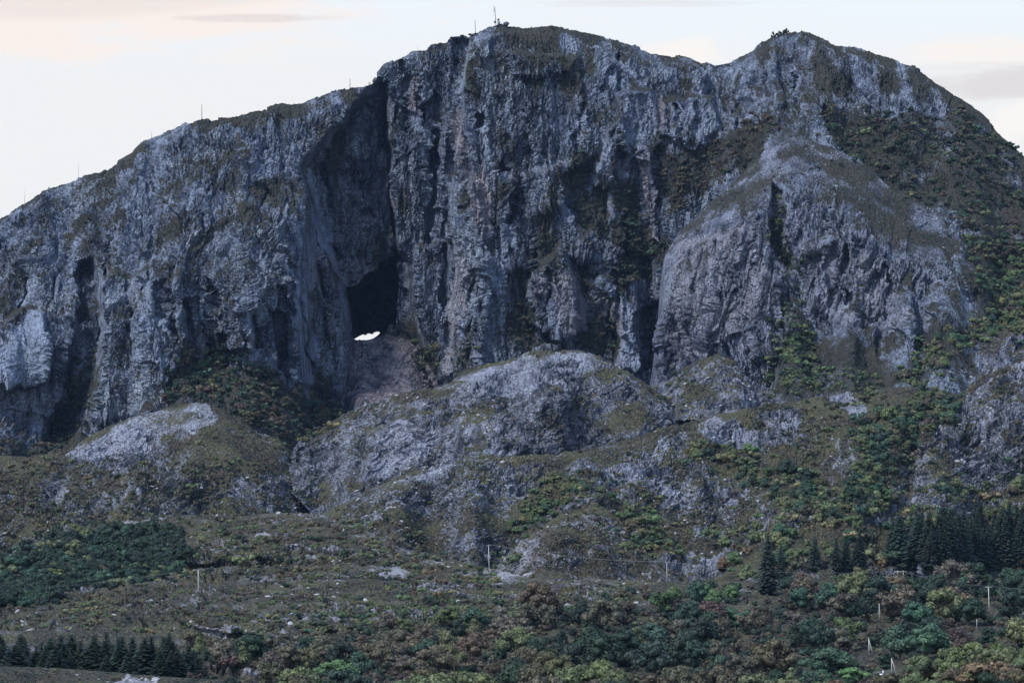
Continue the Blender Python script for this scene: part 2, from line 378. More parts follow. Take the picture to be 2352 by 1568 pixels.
    Xa, Ya, Za = (np.concatenate(v, 0) for v in ((Xb, X), (Yb, Yw), (Zb, Z)))
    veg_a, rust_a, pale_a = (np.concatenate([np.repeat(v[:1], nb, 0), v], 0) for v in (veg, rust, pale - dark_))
    ry, rx = Xa.shape
    idx = np.arange(ry * rx).reshape(ry, rx)
    F = np.stack([idx[:-1, :-1], idx[1:, :-1], idx[1:, 1:], idx[:-1, 1:]], -1)
    keep = np.ones(F.shape[:2], bool)
    if cut is not None:
        inside = np.zeros((ry, rx), bool)
        inside[nb:] = pmask(PX, PY, cut, .5) > .5
        q = inside[:-1, :-1] & inside[1:, :-1] & inside[1:, 1:] & inside[:-1, 1:]
        keep &= ~q
        # where the passage comes out on the far side
        bx, bz = (Xa / Ya) * FOC + 1176, HORY - (Za - CAMZ) / Ya * FOC
        o2 = np.zeros((ry, rx), bool); o2[:nb] = (bx[:nb] > 760) & (bx[:nb] < 960) & (bz[:nb] > 560) & (bz[:nb] < 860)
        q2 = o2[:-1, :-1] | o2[1:, :-1] | o2[1:, 1:] | o2[:-1, 1:]
        keep &= ~q2
    F = F[keep]
    o = make_mesh(name, np.stack([Xa, Ya, Za], -1).reshape(-1, 3), F, mat, {'veg': veg_a, 'rust': rust_a, 'pale': pale_a})
    rec = dict(name=name, xs=xs, cy=cy, by=by, PX=PX, PY=PY, X=X, Y=Yw, Z=Z, t=t[:, 0], ny=ny, veg=vegr, gamma=gamma, obj=o, vegf=veg, up=up)
    if register: SHEETS.append(rec)
    return rec
def on_sheet(rec, px, py):
    j = int(round((px - rec['xs'][0]) / (rec['xs'][1] - rec['xs'][0])))
    if j < 0 or j >= len(rec['xs']): return None
    cy_, by_ = rec['cy'][j], rec['by'][j]
    if py < cy_ or py > by_: return None
    i = int(round(((py - cy_) / (by_ - cy_)) ** (1 / rec['gamma']) * (rec['ny'] - 1)))
    return i, j
def locate(px, py, skip=()):
    """the nearest hill that shows at this bearing"""
    best = None
    for r in SHEETS:
        if r['name'] in skip: continue
        ij = on_sheet(r, px, py)
        if ij is None: continue
        y = r['Y'][ij]
        if best is None or y < best[0]: best = (y, r, ij)
    if best is None: return None
    _, r, ij = best
    return (float(r['X'][ij]), float(r['Y'][ij]), float(r['Z'][ij])), r, ij

# ---- the mountain
CREST_M = [(-90,560),(0,505),(50,472),(100,440),(135,428),(180,408),(220,398),(250,385),(300,350),(330,322),(345,318),(400,295),(440,276),(455,271),(480,273),(540,272),(560,262),(575,256),(600,250),(640,236),(655,234),(690,234),(720,222),(760,215),(810,203),(850,196),(864,188),(865,174),(873,160),(880,150),(905,138),(930,125),(945,115),(978,113),(982,105),(1000,100),(1028,97),(1035,85),(1075,82),(1100,73),(1140,63),(1150,57),(1165,60),(1200,63),(1260,60),(1290,61),(1325,67),(1350,75),(1370,77),(1400,85),(1440,98),(1470,111),(1500,122),(1540,130),(1560,128),(1600,142),(1640,152),(1680,144),(1700,132),(1725,118),(1750,97),(1780,82),(1805,74),(1830,73),(1860,80),(1890,93),(1920,107),(1960,108),(2000,118),(2050,135),(2100,155),(2150,190),(2200,220),(2250,260),(2290,300),(2352,358),(2440,450)]
FOOT = curve([(-90,900),(100,990),(150,1010),(240,960),(380,900),(400,850),(480,820),(600,860),(700,910),(800,905),(812,790),(940,780),(1000,880),(1100,860),(1500,900),(1700,880),(1790,800),(2060,850),(2100,790),(2200,740),(2440,700)])
def A_mountain(px, py, s):
    top = .42 * (1 - sstep(15, 90, s))
    flank = np.interp(px, [-90, 500, 690, 720, 860, 880, 1000, 1050, 1500, 1560, 1700, 1850, 2440], [.30, .34, .26, .12, .08, .05, .05, .20, .22, .26, .28, .34, .36])
    flank = flank * (1 + .8 * fbm(px / 70, py / 45, px * 0, 3, 66))
    depth_cl = np.interp(px, [-90, 300, 700, 730, 1000, 1500, 1700, 1850, 2440], [330, 350, 330, 120, 90, 200, 300, 900, 900])
    k = sstep(-60, 60, s - depth_cl)
    a_ = np.maximum(top * np.interp(px, [700, 870, 1030, 1100], [1, .3, .3, 1]), flank * (1 - k) + .055 * k)
    tal = sstep(-12, 25, py - FOOT(px))
    return a_ * (1 - tal) + .42 * tal
FEATS_M = [
 ([(745,330),(800,262),(850,205),(868,190),(888,195),(890,330),(905,560),(935,600),(955,700),(975,800),(1015,880),(1000,900),(800,905),(808,775),(795,690),(770,630),(735,560),(715,470),(690,385),(700,370)], 24, 13),
 ([(790,400),(850,300),(880,260),(890,400),(905,560),(940,640),(950,780),(880,770),(820,790),(805,680),(770,560)], 12, 18),
 ([(868,200),(884,200),(892,330),(899,420),(908,590),(928,600),(916,560),(895,400),(874,320)], 26, 5),
 ([(178,610),(212,600),(240,700),(245,760),(222,850),(195,960),(150,1010),(105,1010),(140,900),(175,760)], 26, 13),
 ([(420,690),(447,690),(442,800),(425,790)], 14, 5), ([(615,710),(650,720),(668,870),(640,850)], 16, 5), ([(575,720),(590,700),(604,800),(588,800)], 10, 5),
 ([(1130,366),(1168,360),(1172,392),(1135,398)], 12, 3), ([(1087,265),(1118,258),(1115,292),(1092,290)], 10, 3),
 ([(1300,400),(1360,370),(1390,430),(1420,560),(1500,600),(1510,700),(1470,720),(1400,640),(1350,560),(1290,470)], 10, 12),
 ([(1310,590),(1370,600),(1400,700),(1430,760),(1420,850),(1310,830),(1330,720)], 12, 12), ([(1455,720),(1520,690),(1530,760),(1500,870),(1470,840)], 18, 8),
 ([(1040,400),(1100,420),(1130,640),(1100,860),(1020,880),(1050,640)], -9, 9), ([(950,560),(1000,560),(1035,860),(1000,880),(965,800)], -7, 8),
 ([(1040,90),(1075,90),(1060,300),(1040,400),(1020,400),(1035,250)], 9, 6),
 ([(985,330),(1000,320),(1005,450),(990,560),(975,560)], 14, 6),
 ([(1215,640),(1290,560),(1330,640),(1330,760),(1270,780),(1220,740)], -9, 8), ([(1345,640),(1400,640),(1440,780),(1400,760)], -6, 8),
 ([(1400,290),(1430,260),(1420,380),(1390,440),(1360,430)], -7, 5), ([(1415,210),(1500,200),(1520,330),(1470,380),(1420,340)], -8, 5),
 ([(1520,230),(1640,220),(1650,290),(1600,340),(1520,310)], -8, 6), ([(1755,135),(1785,140),(1805,230),(1785,250)], -9, 4),
 ([(1418,120),(1424,120),(1424,215),(1412,215)], 7, 4),
 ([(1640,150),(1690,150),(1680,270),(1660,300),(1640,240)], 6, 8),
 ([(230,650),(262,612),(300,640),(345,600),(380,648),(412,615),(430,780),(370,930),(330,960),(220,960),(240,800)], -10, 9), ([(-40,780),(60,700),(100,720),(118,800),(105,880),(-40,890)], -14, 6),
 ([(480,730),(515,690),(560,715),(580,800),(490,810)], -8, 7), ([(655,640),(700,640),(760,700),(790,800),(790,900),(680,880)], -9, 9),
 ([(1460,330),(1490,330),(1515,560),(1490,550)], -8, 5), ([(1425,640),(1465,630),(1475,850),(1420,850)], -9, 6),
 ([(1170,120),(1330,130),(1310,170),(1180,175)], -7, 7), ([(1200,400),(1290,380),(1290,470),(1210,500)], -6, 8),
 ([(350,650),(380,640),(395,720),(365,730)], 8, 6), ([(1160,630),(1210,600),(1240,700),(1290,790),(1210,800),(1160,740)], 9, 10),
]
def cleft(x, y0, y1, w_, off, lean=0.0, soft=4):
    n = 9; L_, R_ = [], []
    for i in range(n):
        t_ = i / (n - 1); xx = x + lean * (t_ - .5) + 5 * math.sin(x * .7 + i * 1.9); ww = w_ * math.sin(math.pi * (.12 + .8 * t_)) * (.7 + .3 * math.sin(i * 2.3 + x))
        L_.append((xx - ww, y0 + (y1 - y0) * t_)); R_.append((xx + ww, y0 + (y1 - y0) * t_))
    return (R_ + L_[::-1], off, soft)
FEATS_M += [cleft(*a_) for a_ in [(1022,420,720,6,8,-14),(1004,300,430,5,9,10),(1106,520,760,6,7,-12),(1180,410,575,7,8,-6),(1228,470,640,6,7,10),(1150,180,300,6,6,14),(1262,620,800,7,9,8),(1080,640,850,6,8,-18),
   (965,200,420,5,7,16),(930,140,300,5,6,8),(905,330,560,4,6,4),(1330,240,360,6,6,-20),(1205,250,380,5,6,12),(1400,600,780,7,8,14),(1440,500,640,6,8,8),(760,380,600,6,7,30),(830,330,560,7,7,20),(855,420,640,5,6,14),
   (735,520,760,6,8,30),(700,640,860,6,8,20),(752,640,870,5,7,24),(560,660,820,7,8,14),(500,640,780,5,6,10),(395,600,800,7,9,12),(300,640,860,5,6,18),(340,520,700,6,7,-30),(250,520,640,6,6,-26),(470,420,560,6,6,-30),
   (600,420,560,6,6,-24),(130,560,720,6,8,-40),(60,600,720,6,8,-34),(1560,240,330,6,6,12),(1600,220,330,5,6,-10),(1690,200,300,5,7,6),(1830,170,260,6,6,12),(1900,230,330,6,6,20),(2010,220,330,6,6,24),(1850,330,420,6,6,10)]]
def disp_mountain(X, Y, Z, px, py, s, vegr, pale):
    Y = Y * .35
    # direction of the jointing: leans on the left flank, upright in the cliffs
    lean = np.interp(px, [-90, 350, 650, 760, 2440], [math.radians(48), math.radians(38), math.radians(15), 0, 0]) * (1 - sstep(650, 850, py))
    lean = lean + math.radians(-25) * sstep(1500, 1700, px) * (1 - sstep(300, 420, py))
    # piecewise rotation: blend of two fixed directions to keep the pattern whole
    wgt = np.clip(lean / math.radians(45), 0, 1)
    c_, s_ = math.cos(math.radians(42)), math.sin(math.radians(42))
    Xd, Zd = X * c_ - Z * s_, X * s_ + Z * c_
    big = fbm(X / 38, Y / 38, Z / 55, 3, 3) * 7.0
    qx = X + 3 * vnoise(X / 15, Y / 15, Z / 25, 88); qz = Z
    v1 = ridged(qx / 8.0, Y / 14, qz / 75, 3, 21) * 2.3 + ridged(qx / 2.4, Y / 5, qz / 26, 3, 25) * 1.0
    d1 = ridged(Xd / 8.0, Y / 12, Zd / 44, 3, 22) * 1.9 + ridged(Xd / 2.8, Y / 5, Zd / 12, 3, 26) * .9
    steep = sstep(60, 160, s) * np.interp(px, [-90, 650, 760, 1040, 1500, 1700, 2440], [.7, .8, 1, 1, .95, .5, .4])
    rib = (v1 * (1 - wgt) + d1 * wgt) * (.35 + .65 * steep)
    f0, e0 = cells((X * .96 + Z * .28) / 15, Y / 14, (Z * .96 - X * .28) / 32, 4)
    f1, e1 = cells(X / 5.5, Y / 8, Z / 30, 5)
    f2, e2 = cells(X / 2.3, Y / 3.1, Z / 12.0, 6)
    f3, e3 = cells(Xd / 2.2, Y / 2.2, Zd / 4.5, 7)
    f4, e4 = cells(Xd / 1.3, Y / 1.3, Zd / 3.6, 8)
    f5, e5 = cells(Xd / 4.2, Y / 4, Zd / 4.6, 9)
    iso = 1 - steep * .85
    blk = f0 * (2.6 + 2.2 * iso) + f1 * (2.0 - iso) + (f2 * (1 - wgt) + f3 * wgt) * 1.15 * (1 - .5 * iso) + f5 * 1.3 * iso - .5 * iso * (1 - sstep(0, .14, e5)) + f4 * .85 - .35 * (1 - sstep(0, .16, e2)) - .5 * (1 - sstep(0, .09, e1))
    fine = fbm(X / 1.3, Y / 1.3, Z / 1.9, 2, 41) * .6
    soft = 1 - .55 * np.clip(vegr, 0, 1)
    soft = soft * (1 - .45 * pale)
    scr = pmask(px, py, [(805,790),(890,762),(945,770),(1000,880),(1000,1000),(760,1000),(780,900)], 8)
    boul = f3 * 1.0 - .6 * (1 - sstep(0, .2, e3)) + fbm(X / 3, Y / 3, Z / 3, 2, 17) * .8
    return big * (1 - scr * .8) + (rib + blk + fine) * 1.15 * soft * (1 - scr) + scr * boul + (1 - soft) * fbm(X / 4, Y / 4, Z / 4, 3, 55) * 1.6
def stripes_m(X, Y, Z, px, py):
    c_, s_ = math.cos(math.radians(42)), math.sin(math.radians(42)); Xd, Zd = X * c_ - Z * s_, X * s_ + Z * c_
    k = 1 - sstep(560, 760, px)
    return .75 * (fbm(X / 7, Y / 20, Z / 34, 4, 501) * (1 - k) + fbm(Xd / 8, Y / 20, Zd / 36, 4, 502) * k)
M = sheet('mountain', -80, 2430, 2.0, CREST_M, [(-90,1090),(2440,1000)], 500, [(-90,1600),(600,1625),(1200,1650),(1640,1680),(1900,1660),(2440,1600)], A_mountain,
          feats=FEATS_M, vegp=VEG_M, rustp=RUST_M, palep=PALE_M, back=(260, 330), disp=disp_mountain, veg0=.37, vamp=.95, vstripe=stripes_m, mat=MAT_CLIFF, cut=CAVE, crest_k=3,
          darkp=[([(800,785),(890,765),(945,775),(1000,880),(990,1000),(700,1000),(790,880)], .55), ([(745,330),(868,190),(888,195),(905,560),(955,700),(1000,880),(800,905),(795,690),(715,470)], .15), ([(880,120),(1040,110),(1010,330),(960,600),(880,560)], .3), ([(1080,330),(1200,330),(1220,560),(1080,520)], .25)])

# the passage through the mountain
def passage():
    rim = np.array(CAVE); n = len(rim)
    # resample both rings
    def resample(p, k):
        p = np.vstack([p, p[:1]]); d = np.r_[0, np.cumsum(np.hypot(*np.diff(p, axis=0).T))]
        q = np.linspace(0, d[-1], k, endpoint=False); return np.stack([np.interp(q, d, p[:, 0]), np.interp(q, d, p[:, 1])], 1)
    K = 120
    cen = rim.mean(0); front = resample(rim, K)
    # start each ring at its leftmost bottom corner so that the two match
    gap = resample(np.array(GAP), K)
    gc = gap.mean(0)
    def order(r, c0):
        a_ = np.unwrap(np.arctan2(r[:, 1] - c0[1], (r[:, 0] - c0[0])))
        return r
    def roll(r): return np.roll(r, -int(np.argmin(r[:, 0] - .3 * r[:, 1])), axis=0)
    def ccw(r):
        ar = np.sum(r[:, 0] * np.roll(r[:, 1], -1) - np.roll(r[:, 0], -1) * r[:, 1]); return r if ar > 0 else r[::-1]
    front, gap = roll(ccw(front)), roll(ccw(gap))
    out_ = front + (front - cen) / np.linalg.norm(front - cen, axis=1, keepdims=True) * 10
    R = 34; V = []
    Yr = []
    for p in out_:
        ij = on_sheet(M, p[0], p[1]); Yr.append(M['Y'][ij])
    Yr = np.array(Yr); Yr = np.minimum(Yr, np.median(Yr) + 6)
    Yend = 1800.0
    for r in range(R):
        f = r / (R - 1)
        g_ = sstep(.30, 1.0, np.array(f)) ** 1.5
        ring = out_ * (1 - g_) + gap * g_ if r else out_
        Yk = (Yr + 1.0) * (1 - f) + Yend * f
        amp = 3.0 * math.sin(math.pi * min(f * 1.3, 1)) * (1 - g_)
        nz = fbm(ring[:, 0] / 18, np.full(K, f * 9.0), ring[:, 1] / 18, 3, 61) * amp
        ring = ring + (ring - cen) / np.linalg.norm(ring - cen, axis=1, keepdims=True) * np.abs(nz)[:, None] * 2
        x, y, z = unproj(ring[:, 0], ring[:, 1], Yk); V.append(np.stack([x, y, z], 1))
    V = np.concatenate(V); idx = np.arange(R * K).reshape(R, K); nx = np.roll(idx, -1, axis=1)
    F = np.stack([idx[:-1], nx[:-1], nx[1:], idx[1:]], -1).reshape(-1, 4)
    z0 = np.zeros(len(V))
    return make_mesh('cave_passage', V, F, MAT_SCREE, {'veg': z0, 'rust': z0, 'pale': z0})
passage()

# ---- spur in front of the right-hand cliffs
VEG_S = [([(1700,420),(1790,330),(1820,306),(1950,350),(2060,450),(2150,490),(2240,580),(2250,650),(2180,640),(2080,600),(1990,520),(1900,440),(1810,420),(1740,480),(1640,540),(1560,600)], .62),
 ([(1770,400),(1810,460),(1800,540),(1850,620),(1850,700),(1830,790),(1790,800),(1770,740),(1810,640),(1760,560)], .85),
 ([(2100,640),(2200,660),(2260,720),(2180,760),(2100,720)], .4), ([(1780,740),(1860,760),(1900,900),(1750,900)], .62)]
def A_spur(px, py, s):
    k = sstep(0, 1, (s - np.interp(px, [1480, 1600, 1815, 2100, 2290], [20, 70, 110, 120, 30])) / 90)
    return (.34 * (1 - k) + .085 * k) * (1 - sstep(860, 920, py)) + .35 * sstep(860, 920, py)
def disp_spur(X, Y, Z, px, py, s, vegr, pale):
    Y = Y * .35
    sh = math.radians(10); c_, s_ = math.cos(sh), math.sin(sh)
    Xd, Zd = X * c_ - Z * s_, X * s_ + Z * c_
    Xd = Xd + 3 * vnoise(X / 18, Y / 18, Z / 22, 90)
    steep = sstep(70, 190, s)
    rib = ridged(Xd / 9, Y / 12, Zd / 60, 3, 121) * 2.6 + ridged(Xd / 2.4, Y / 5, Zd / 20, 3, 125) * 1.0
    f1, e1 = cells(Xd / 5, Y / 9, Zd / 26, 15); f2, e2 = cells(Xd / 2.2, Y / 3, Zd / 8.5, 16)
    blk = cells(Xd / 12, Y / 14, Zd / 45, 14)[0] * 3.2 + f1 * 2.2 + f2 * 1.3 + cells(Xd / 1.2, Y / 1.3, Zd / 3.2, 17)[0] * .7 - .4 * (1 - sstep(0, .14, e2)) - .6 * (1 - sstep(0, .08, e1))
    return fbm(X / 30, Y / 30, Z / 40, 3, 13) * 4 + (rib + blk) * 1.1 * (.32 + .68 * steep) * (1 - .5 * vegr) + fbm(X / 1.6, Y / 1.6, Z / 2, 2, 44) * .4
sheet('rock_spur', 1470, 2310, 2.0, [(1460,960),(1495,880),(1510,760),(1518,640),(1525,590),(1560,535),(1620,480),(1700,405),(1760,345),(1790,318),(1815,305),(1840,312),(1880,330),(1930,348),(2000,390),(2050,440),(2100,455),(2160,492),(2220,560),(2235,600),(2240,645),(2270,670),(2285,695),(2290,760),(2320,860)],
      [(1460,970),(2320,970)], 330, [(1460,1505),(1815,1535),(2320,1490)], A_spur, back=(70, 45), disp=disp_spur, veg0=.24, vamp=.6, mat=MAT_SPUR, vegp=VEG_S,
      feats=[([(1775,420),(1800,440),(1805,540),(1850,640),(1850,790),(1835,790),(1830,660),(1770,560)], 14, 7), ([(1600,560),(1640,540),(1640,700),(1600,840),(1560,850),(1590,700)], -5, 10),
             ([(1730,620),(1790,640),(1800,800),(1730,820)], -6, 9), ([(1860,560),(1960,520),(1980,780),(1880,800)], -6, 12), ([(2160,640),(2180,640),(2150,790),(2130,790)], 9, 7)] + [cleft(*a_) for a_ in [(1590,580,850,6,5,-40),(1650,520,800,6,5,-26),(1692,480,780,5,5,-12),(1735,460,620,6,4,-10),(1560,620,860,5,5,-24),(1905,480,700,6,5,10),(1945,520,800,6,6,22),(1990,560,820,6,5,26),(2045,600,820,6,5,24),(2095,620,840,6,5,22),(1870,640,860,5,4,6),(2200,680,800,5,4,-8),(1625,640,860,5,4,-30)]],
      palep=[([(1880,560),(1905,540),(1925,640),(1915,760),(1890,720)], .35), ([(1620,600),(1660,560),(1680,700),(1600,830)], .3)], rustp=RUST_M[-2:], seed=3)

# ---- knolls and hills below the cliffs
def A_hill(top, mid, low, s1, s2):
    def f(px, py, s):
        n_ = fbm(px / 90, py / 60, px * 0, 3, 77)
        a_ = np.interp(s, [0, s1 * .3, s1, s2], [top, (top + mid) / 2, mid, low]); return np.clip(a_ * (1 + .9 * n_), .05, 1.2)
    return f
def disp_hill(seed, amp=1.0, ang=35, flat=1.0):
    c_, s_ = math.cos(math.radians(ang)), math.sin(math.radians(ang))
    def f(X, Y, Z, px, py, s, vegr, pale):
        Xd, Zd = X * c_ - Z * s_, X * s_ + Z * c_
        f1, e1 = cells(Xd / 7, Y / 8, Zd / 11, seed); f2, e2 = cells(Xd / 2.3, Y / 2.6, Zd / 3.8, seed + 1)
        rg = ridged(Xd / 6, Y / 9, Zd / 17, 3, seed + 2) * .7
        f0, _ = cells(Xd / 12, Y / 14, Zd / 16, seed + 7)
        st = (Z * .8 - X * .55) / 4.6 + 1.3 * fbm(X / 18, Y / 18, Z / 12, 3, seed + 8); st = st - np.floor(st); rg = rg + f0 * 1.5 - 1.5 * st + .7
        rocky = np.clip(.55 + 1.3 * fbm(X / 22, Y / 22, Z / 22, 3, seed + 9) + .4 * pale, .15, 1) * (1 - .6 * vegr)
        return amp * (fbm(X / 26, Y / 26, Z / 26, 3, seed + 3) * 3.2 + (f1 * 1.7 + f2 * 1.0 + rg * 1.1 + cells(Xd / 1.2, Y / 1.3, Zd / 1.8, seed + 6)[0] * .5 - .75 * (1 - sstep(0, .17, e2)) - 1.1 * (1 - sstep(0, .09, e1))) * rocky
                      + fbm(X / 1.5, Y / 1.5, Z / 1.5, 3, seed + 4) * .4)
    return f
sheet('right_knoll', 2070, 2430, 2.6, [(2060,930),(2110,870),(2140,835),(2200,792),(2260,762),(2352,745),(2440,738)], [(2060,960),(2440,1000)], 90, [(2060,1425),(2440,1425)],
      A_hill(.5, .3, .2, 60, 150), disp=disp_hill(230), veg0=.22, mat=MAT_KNOLL, seed=9, back=(50, 20), vegp=[([(2080,880),(2160,830),(2200,860),(2160,940),(2080,940)], .9)])
sheet('middle_knoll', 1500, 2150, 2.6, [(1490,930),(1540,874),(1570,845),(1600,832),(1650,812),(1690,826),(1715,858),(1740,895),(1830,900),(1900,908),(2160,930)], [(1490,960),(2160,1010)], 110, [(1490,1430),(2160,1430)],
      A_hill(.6, .3, .2, 60, 150), disp=disp_hill(240), veg0=.30, mat=MAT_KNOLL, seed=10, back=(50, 20), vegp=[([(1730,850),(2100,850),(2100,960),(1900,920),(1760,900)], .6)])
sheet('grey_hill', 655, 1580, 2.0, [(650,1075),(672,1035),(690,1005),(725,990),(760,972),(800,945),(850,925),(900,908),(940,895),(1000,890),(1030,880),(1060,852),(1090,842),(1120,836),(1160,828),(1200,812),(1240,806),(1300,804),(1330,802),(1360,812),(1400,832),(1440,850),(1460,868),(1500,895),(1540,920),(1560,942),(1566,975),(1590,1010)],
      [(650,1100),(720,1190),(760,1230),(1590,1060)], 250, [(650,1395),(1590,1400)], A_hill(.6, .26, .2, 90, 200), disp=disp_hill(250, 1.0, 30), veg0=.33, vamp=.5, mat=MAT_KNOLL, seed=11,
      feats=[([(685,1030),(705,1030),(700,1090),(680,1085)], 9, 4), ([(850,1010),(880,990),(920,955),(1000,905),(1100,880),(1240,870),(1300,900),(1300,1100),(800,1180),(830,1090)], -9, 9)],
      palep=[([(840,1100),(870,1000),(940,960),(1000,950),(1020,1000),(960,1060),(880,1110)], .5), ([(1040,870),(1200,815),(1350,806),(1400,840),(1260,880),(1100,890)], .55), ([(1000,890),(1040,880),(1260,870),(1280,890),(1100,910)], .5)],
      vegp=[([(1330,830),(1420,850),(1430,880),(1300,880)], .6), ([(1110,900),(1500,900),(1520,980),(1300,1030),(1120,1000)], .45), ([(730,990),(930,910),(900,960),(760,1090)], .5), ([(720,1080),(780,1090),(780,1150),(740,1160)], .7)])
sheet('left_knoll', -90, 770, 2.2, [(-90,1050),(0,1044),(70,1046),(120,1034),(160,1024),(200,1002),(250,976),(280,962),(320,950),(350,945),(400,930),(430,924),(462,922),(490,930),(520,945),(560,975),(600,992),(640,1005),(662,1030),(680,1070),(705,1110),(735,1150),(770,1185)],
      [(-90,1330),(700,1300),(780,1250)], 240, [(-90,1395),(770,1395)], A_hill(.6, .3, .16, 80, 190), disp=disp_hill(260, 1.0, 40), veg0=.52, vamp=.5, mat=MAT_KNOLL, seed=12,
      palep=[([(150,1040),(260,972),(340,946),(440,926),(500,940),(480,975),(380,1000),(330,1040),(230,1070)], .62), ([(395,925),(460,922),(450,950),(400,950)], .5), ([(540,1100),(600,1080),(700,1110),(690,1130),(620,1150)], .3)],
      vegp=[([(400,1010),(500,970),(640,1010),(660,1090),(500,1080),(360,1060)], .75), ([(-80,1040),(120,1040),(130,1100),(-80,1120)], .7)],
      feats=[([(380,1120),(740,1120),(740,1180),(380,1180)], 0, 5)])
sheet('right_hill', 1985, 2430, 2.2, [(1980,1230),(2000,1180),(2040,1090),(2080,1045),(2110,1010),(2130,962),(2180,930),(2215,895),(2240,872),(2290,850),(2352,832),(2440,800)], [(1980,1340),(2440,1340)], 190, [(1980,1275),(2440,1300)],
      A_hill(.5, .25, .2, 80, 200), disp=disp_hill(270, 1.0, 50), veg0=.36, vamp=.5, mat=MAT_KNOLL, seed=13, vegp=[([(2100,1180),(2440,1150),(2440,1340),(1980,1340)], .9)])
sheet('long_ridge', 700, 2330, 2.2, [(700,1200),(745,1178),(800,1150),(850,1125),(900,1102),(950,1082),(1000,1066),(1050,1052),(1100,1044),(1130,1043),(1180,1046),(1290,1040),(1350,1028),(1420,1017),(1480,1000),(1530,985),(1600,965),(1650,952),(1700,942),(1760,930),(1850,918),(1900,906),(1960,900),(2060,892),(2130,888),(2200,905),(2260,950),(2340,1010)],
      [(700,1330),(2340,1400)], 290, [(700,1270),(1500,1300),(2340,1330)], A_hill(.7, .42, .36, 90, 300), disp=disp_hill(280, 1.0, 38), veg0=.51, vamp=.5, mat=MAT_KNOLL, seed=14,
      vegp=[([(1560,1010),(1700,1020),(1800,1080),(1900,1120),(1860,1170),(1700,1090),(1580,1060)], .95), ([(1980,960),(2200,890),(2210,960),(2130,1020),(2060,1100),(1990,1200),(1900,1180),(1960,1060)], 1),
            ([(1150,1220),(1220,1120),(1300,1090),(1380,1120),(1280,1180),(1180,1240)], .95), ([(1380,1120),(1500,1180),(1560,1290),(1450,1290),(1420,1180)], .85), ([(1700,1130),(2000,1100),(2000,1400),(1600,1400)], .55), ([(750,1180),(1100,1060),(1120,1200),(800,1300)], .12)],
      palep=[([(1610,985),(1650,955),(1700,975),(1740,1010),(1700,1030),(1640,1010)], .7), ([(1900,915),(1950,905),(1990,925),(2010,960),(1960,960),(1930,940)], .7), ([(1390,1090),(1440,1060),(1500,1080),(1560,1130),(1590,1160),(1540,1160),(1480,1120),(1400,1110)], .55),
             ([(900,1110),(1000,1070),(1040,1062),(1030,1080),(940,1110)], .6), ([(1060,1160),(1110,1130),(1130,1160),(1090,1190)], .4), ([(1060,1050),(1120,1046),(1150,1060),(1090,1066)], .35)])
sheet('small_rise', 1090, 1560, 2.2, [(1080,1360),(1120,1328),(1160,1280),(1200,1232),(1250,1200),(1300,1172),(1340,1155),(1370,1152),(1400,1170),(1430,1200),(1460,1240),(1500,1290),(1570,1350)], [(1080,1390),(1570,1390)], 130, [(1080,1120),(1340,1160),(1570,1120)],
      A_hill(.6, .4, .4, 60, 180), disp=disp_hill(290, .9, 45), veg0=.46, vamp=.5, mat=MAT_HEATH, seed=15, back=(40, 12), vegp=[([(1240,1290),(1480,1290),(1560,1400),(1200,1400)], .6)],
      palep=[([(1120,1320),(1200,1240),(1240,1230),(1220,1300),(1160,1340)], .45)])
# ---- lower slopes running down to the viewer
def Y_ground(PX, PY):
    y = np.interp(PY, [1150, 1180, 1250, 1300, 1400, 1500, 1568, 1650, 1800, 2200, 3400], [1230, 1190, 1105, 1060, 930, 800, 705, 600, 470, 260, 90])
    und = fbm(PX / 260, PY / 55, PX * 0, 3, 91) * 16 + fbm(PX / 110, PY / 26, PX * 0, 2, 92) * 11
    bump = 22 * pmask(PX, PY, [(380,1400),(700,1335),(1100,1345),(1300,1420),(900,1450),(500,1450)], 26)
    return y + (und - bump) * (1 - sstep(1560, 1800, PY))
VEG_G = [([(60,1260),(180,1215),(400,1190),(440,1280),(380,1330),(200,1350),(60,1400),(-80,1400),(-80,1330)], 1), ([(-90,1440),(460,1440),(460,1600),(-90,1600)], .9), ([(700,1440),(1100,1420),(1450,1370),(1600,1330),(2440,1300),(2440,1700),(700,1700)], 1),
 ([(-90,1380),(400,1400),(560,1340),(900,1330),(1150,1380),(700,1430),(-90,1450)], .6)]
def disp_ground(X, Y, Z, px, py, s, vegr, pale):
    base = disp_hill(300, .8, 60)(X, Y, Z, px, py, s, vegr, pale)
    return base * np.where(Y < 500, .3, .75)
sheet('lower_slope', -260, 2620, 4.0, [(-260,1330),(-60,1318),(0,1292),(30,1270),(60,1252),(100,1230),(140,1216),(250,1197),(380,1184),(560,1180),(740,1180),(820,1210),(900,1250),(1100,1300),(1200,1322),(1500,1335),(1800,1330),(2620,1330)],
      [(-260,3400),(2620,3400)], 420, None, Yfun=Y_ground, gamma=2.2, disp=disp_ground, veg0=.43, vamp=.55, mat=MAT_HEATH, seed=16, back=(60, 10), vegp=VEG_G,
      palep=[([(0,1292),(60,1252),(140,1216),(160,1225),(80,1265),(10,1310)], .8), ([(250,1197),(370,1184),(380,1195),(300,1215)], .7), ([(830,1325),(900,1300),(940,1310),(930,1330)], .7), ([(1130,1330),(1200,1290),(1220,1320),(1160,1340)], .7), ([(560,1420),(760,1370),(800,1410),(620,1460)], .35)])
sheet('near_bank', 1600, 2700, 3.6, [(1590,1640),(1750,1608),(1900,1580),(2000,1572),(2080,1556),(2150,1520),(2250,1475),(2352,1445),(2700,1330)], [(1590,1790),(2700,1790)], 120, [(1590,640),(2700,620)],
      A_hill(.5, .6, .7, 60, 180), disp=disp_hill(310, .25), veg0=.95, mat=MAT_HEATH, seed=17, back=(40, 14))
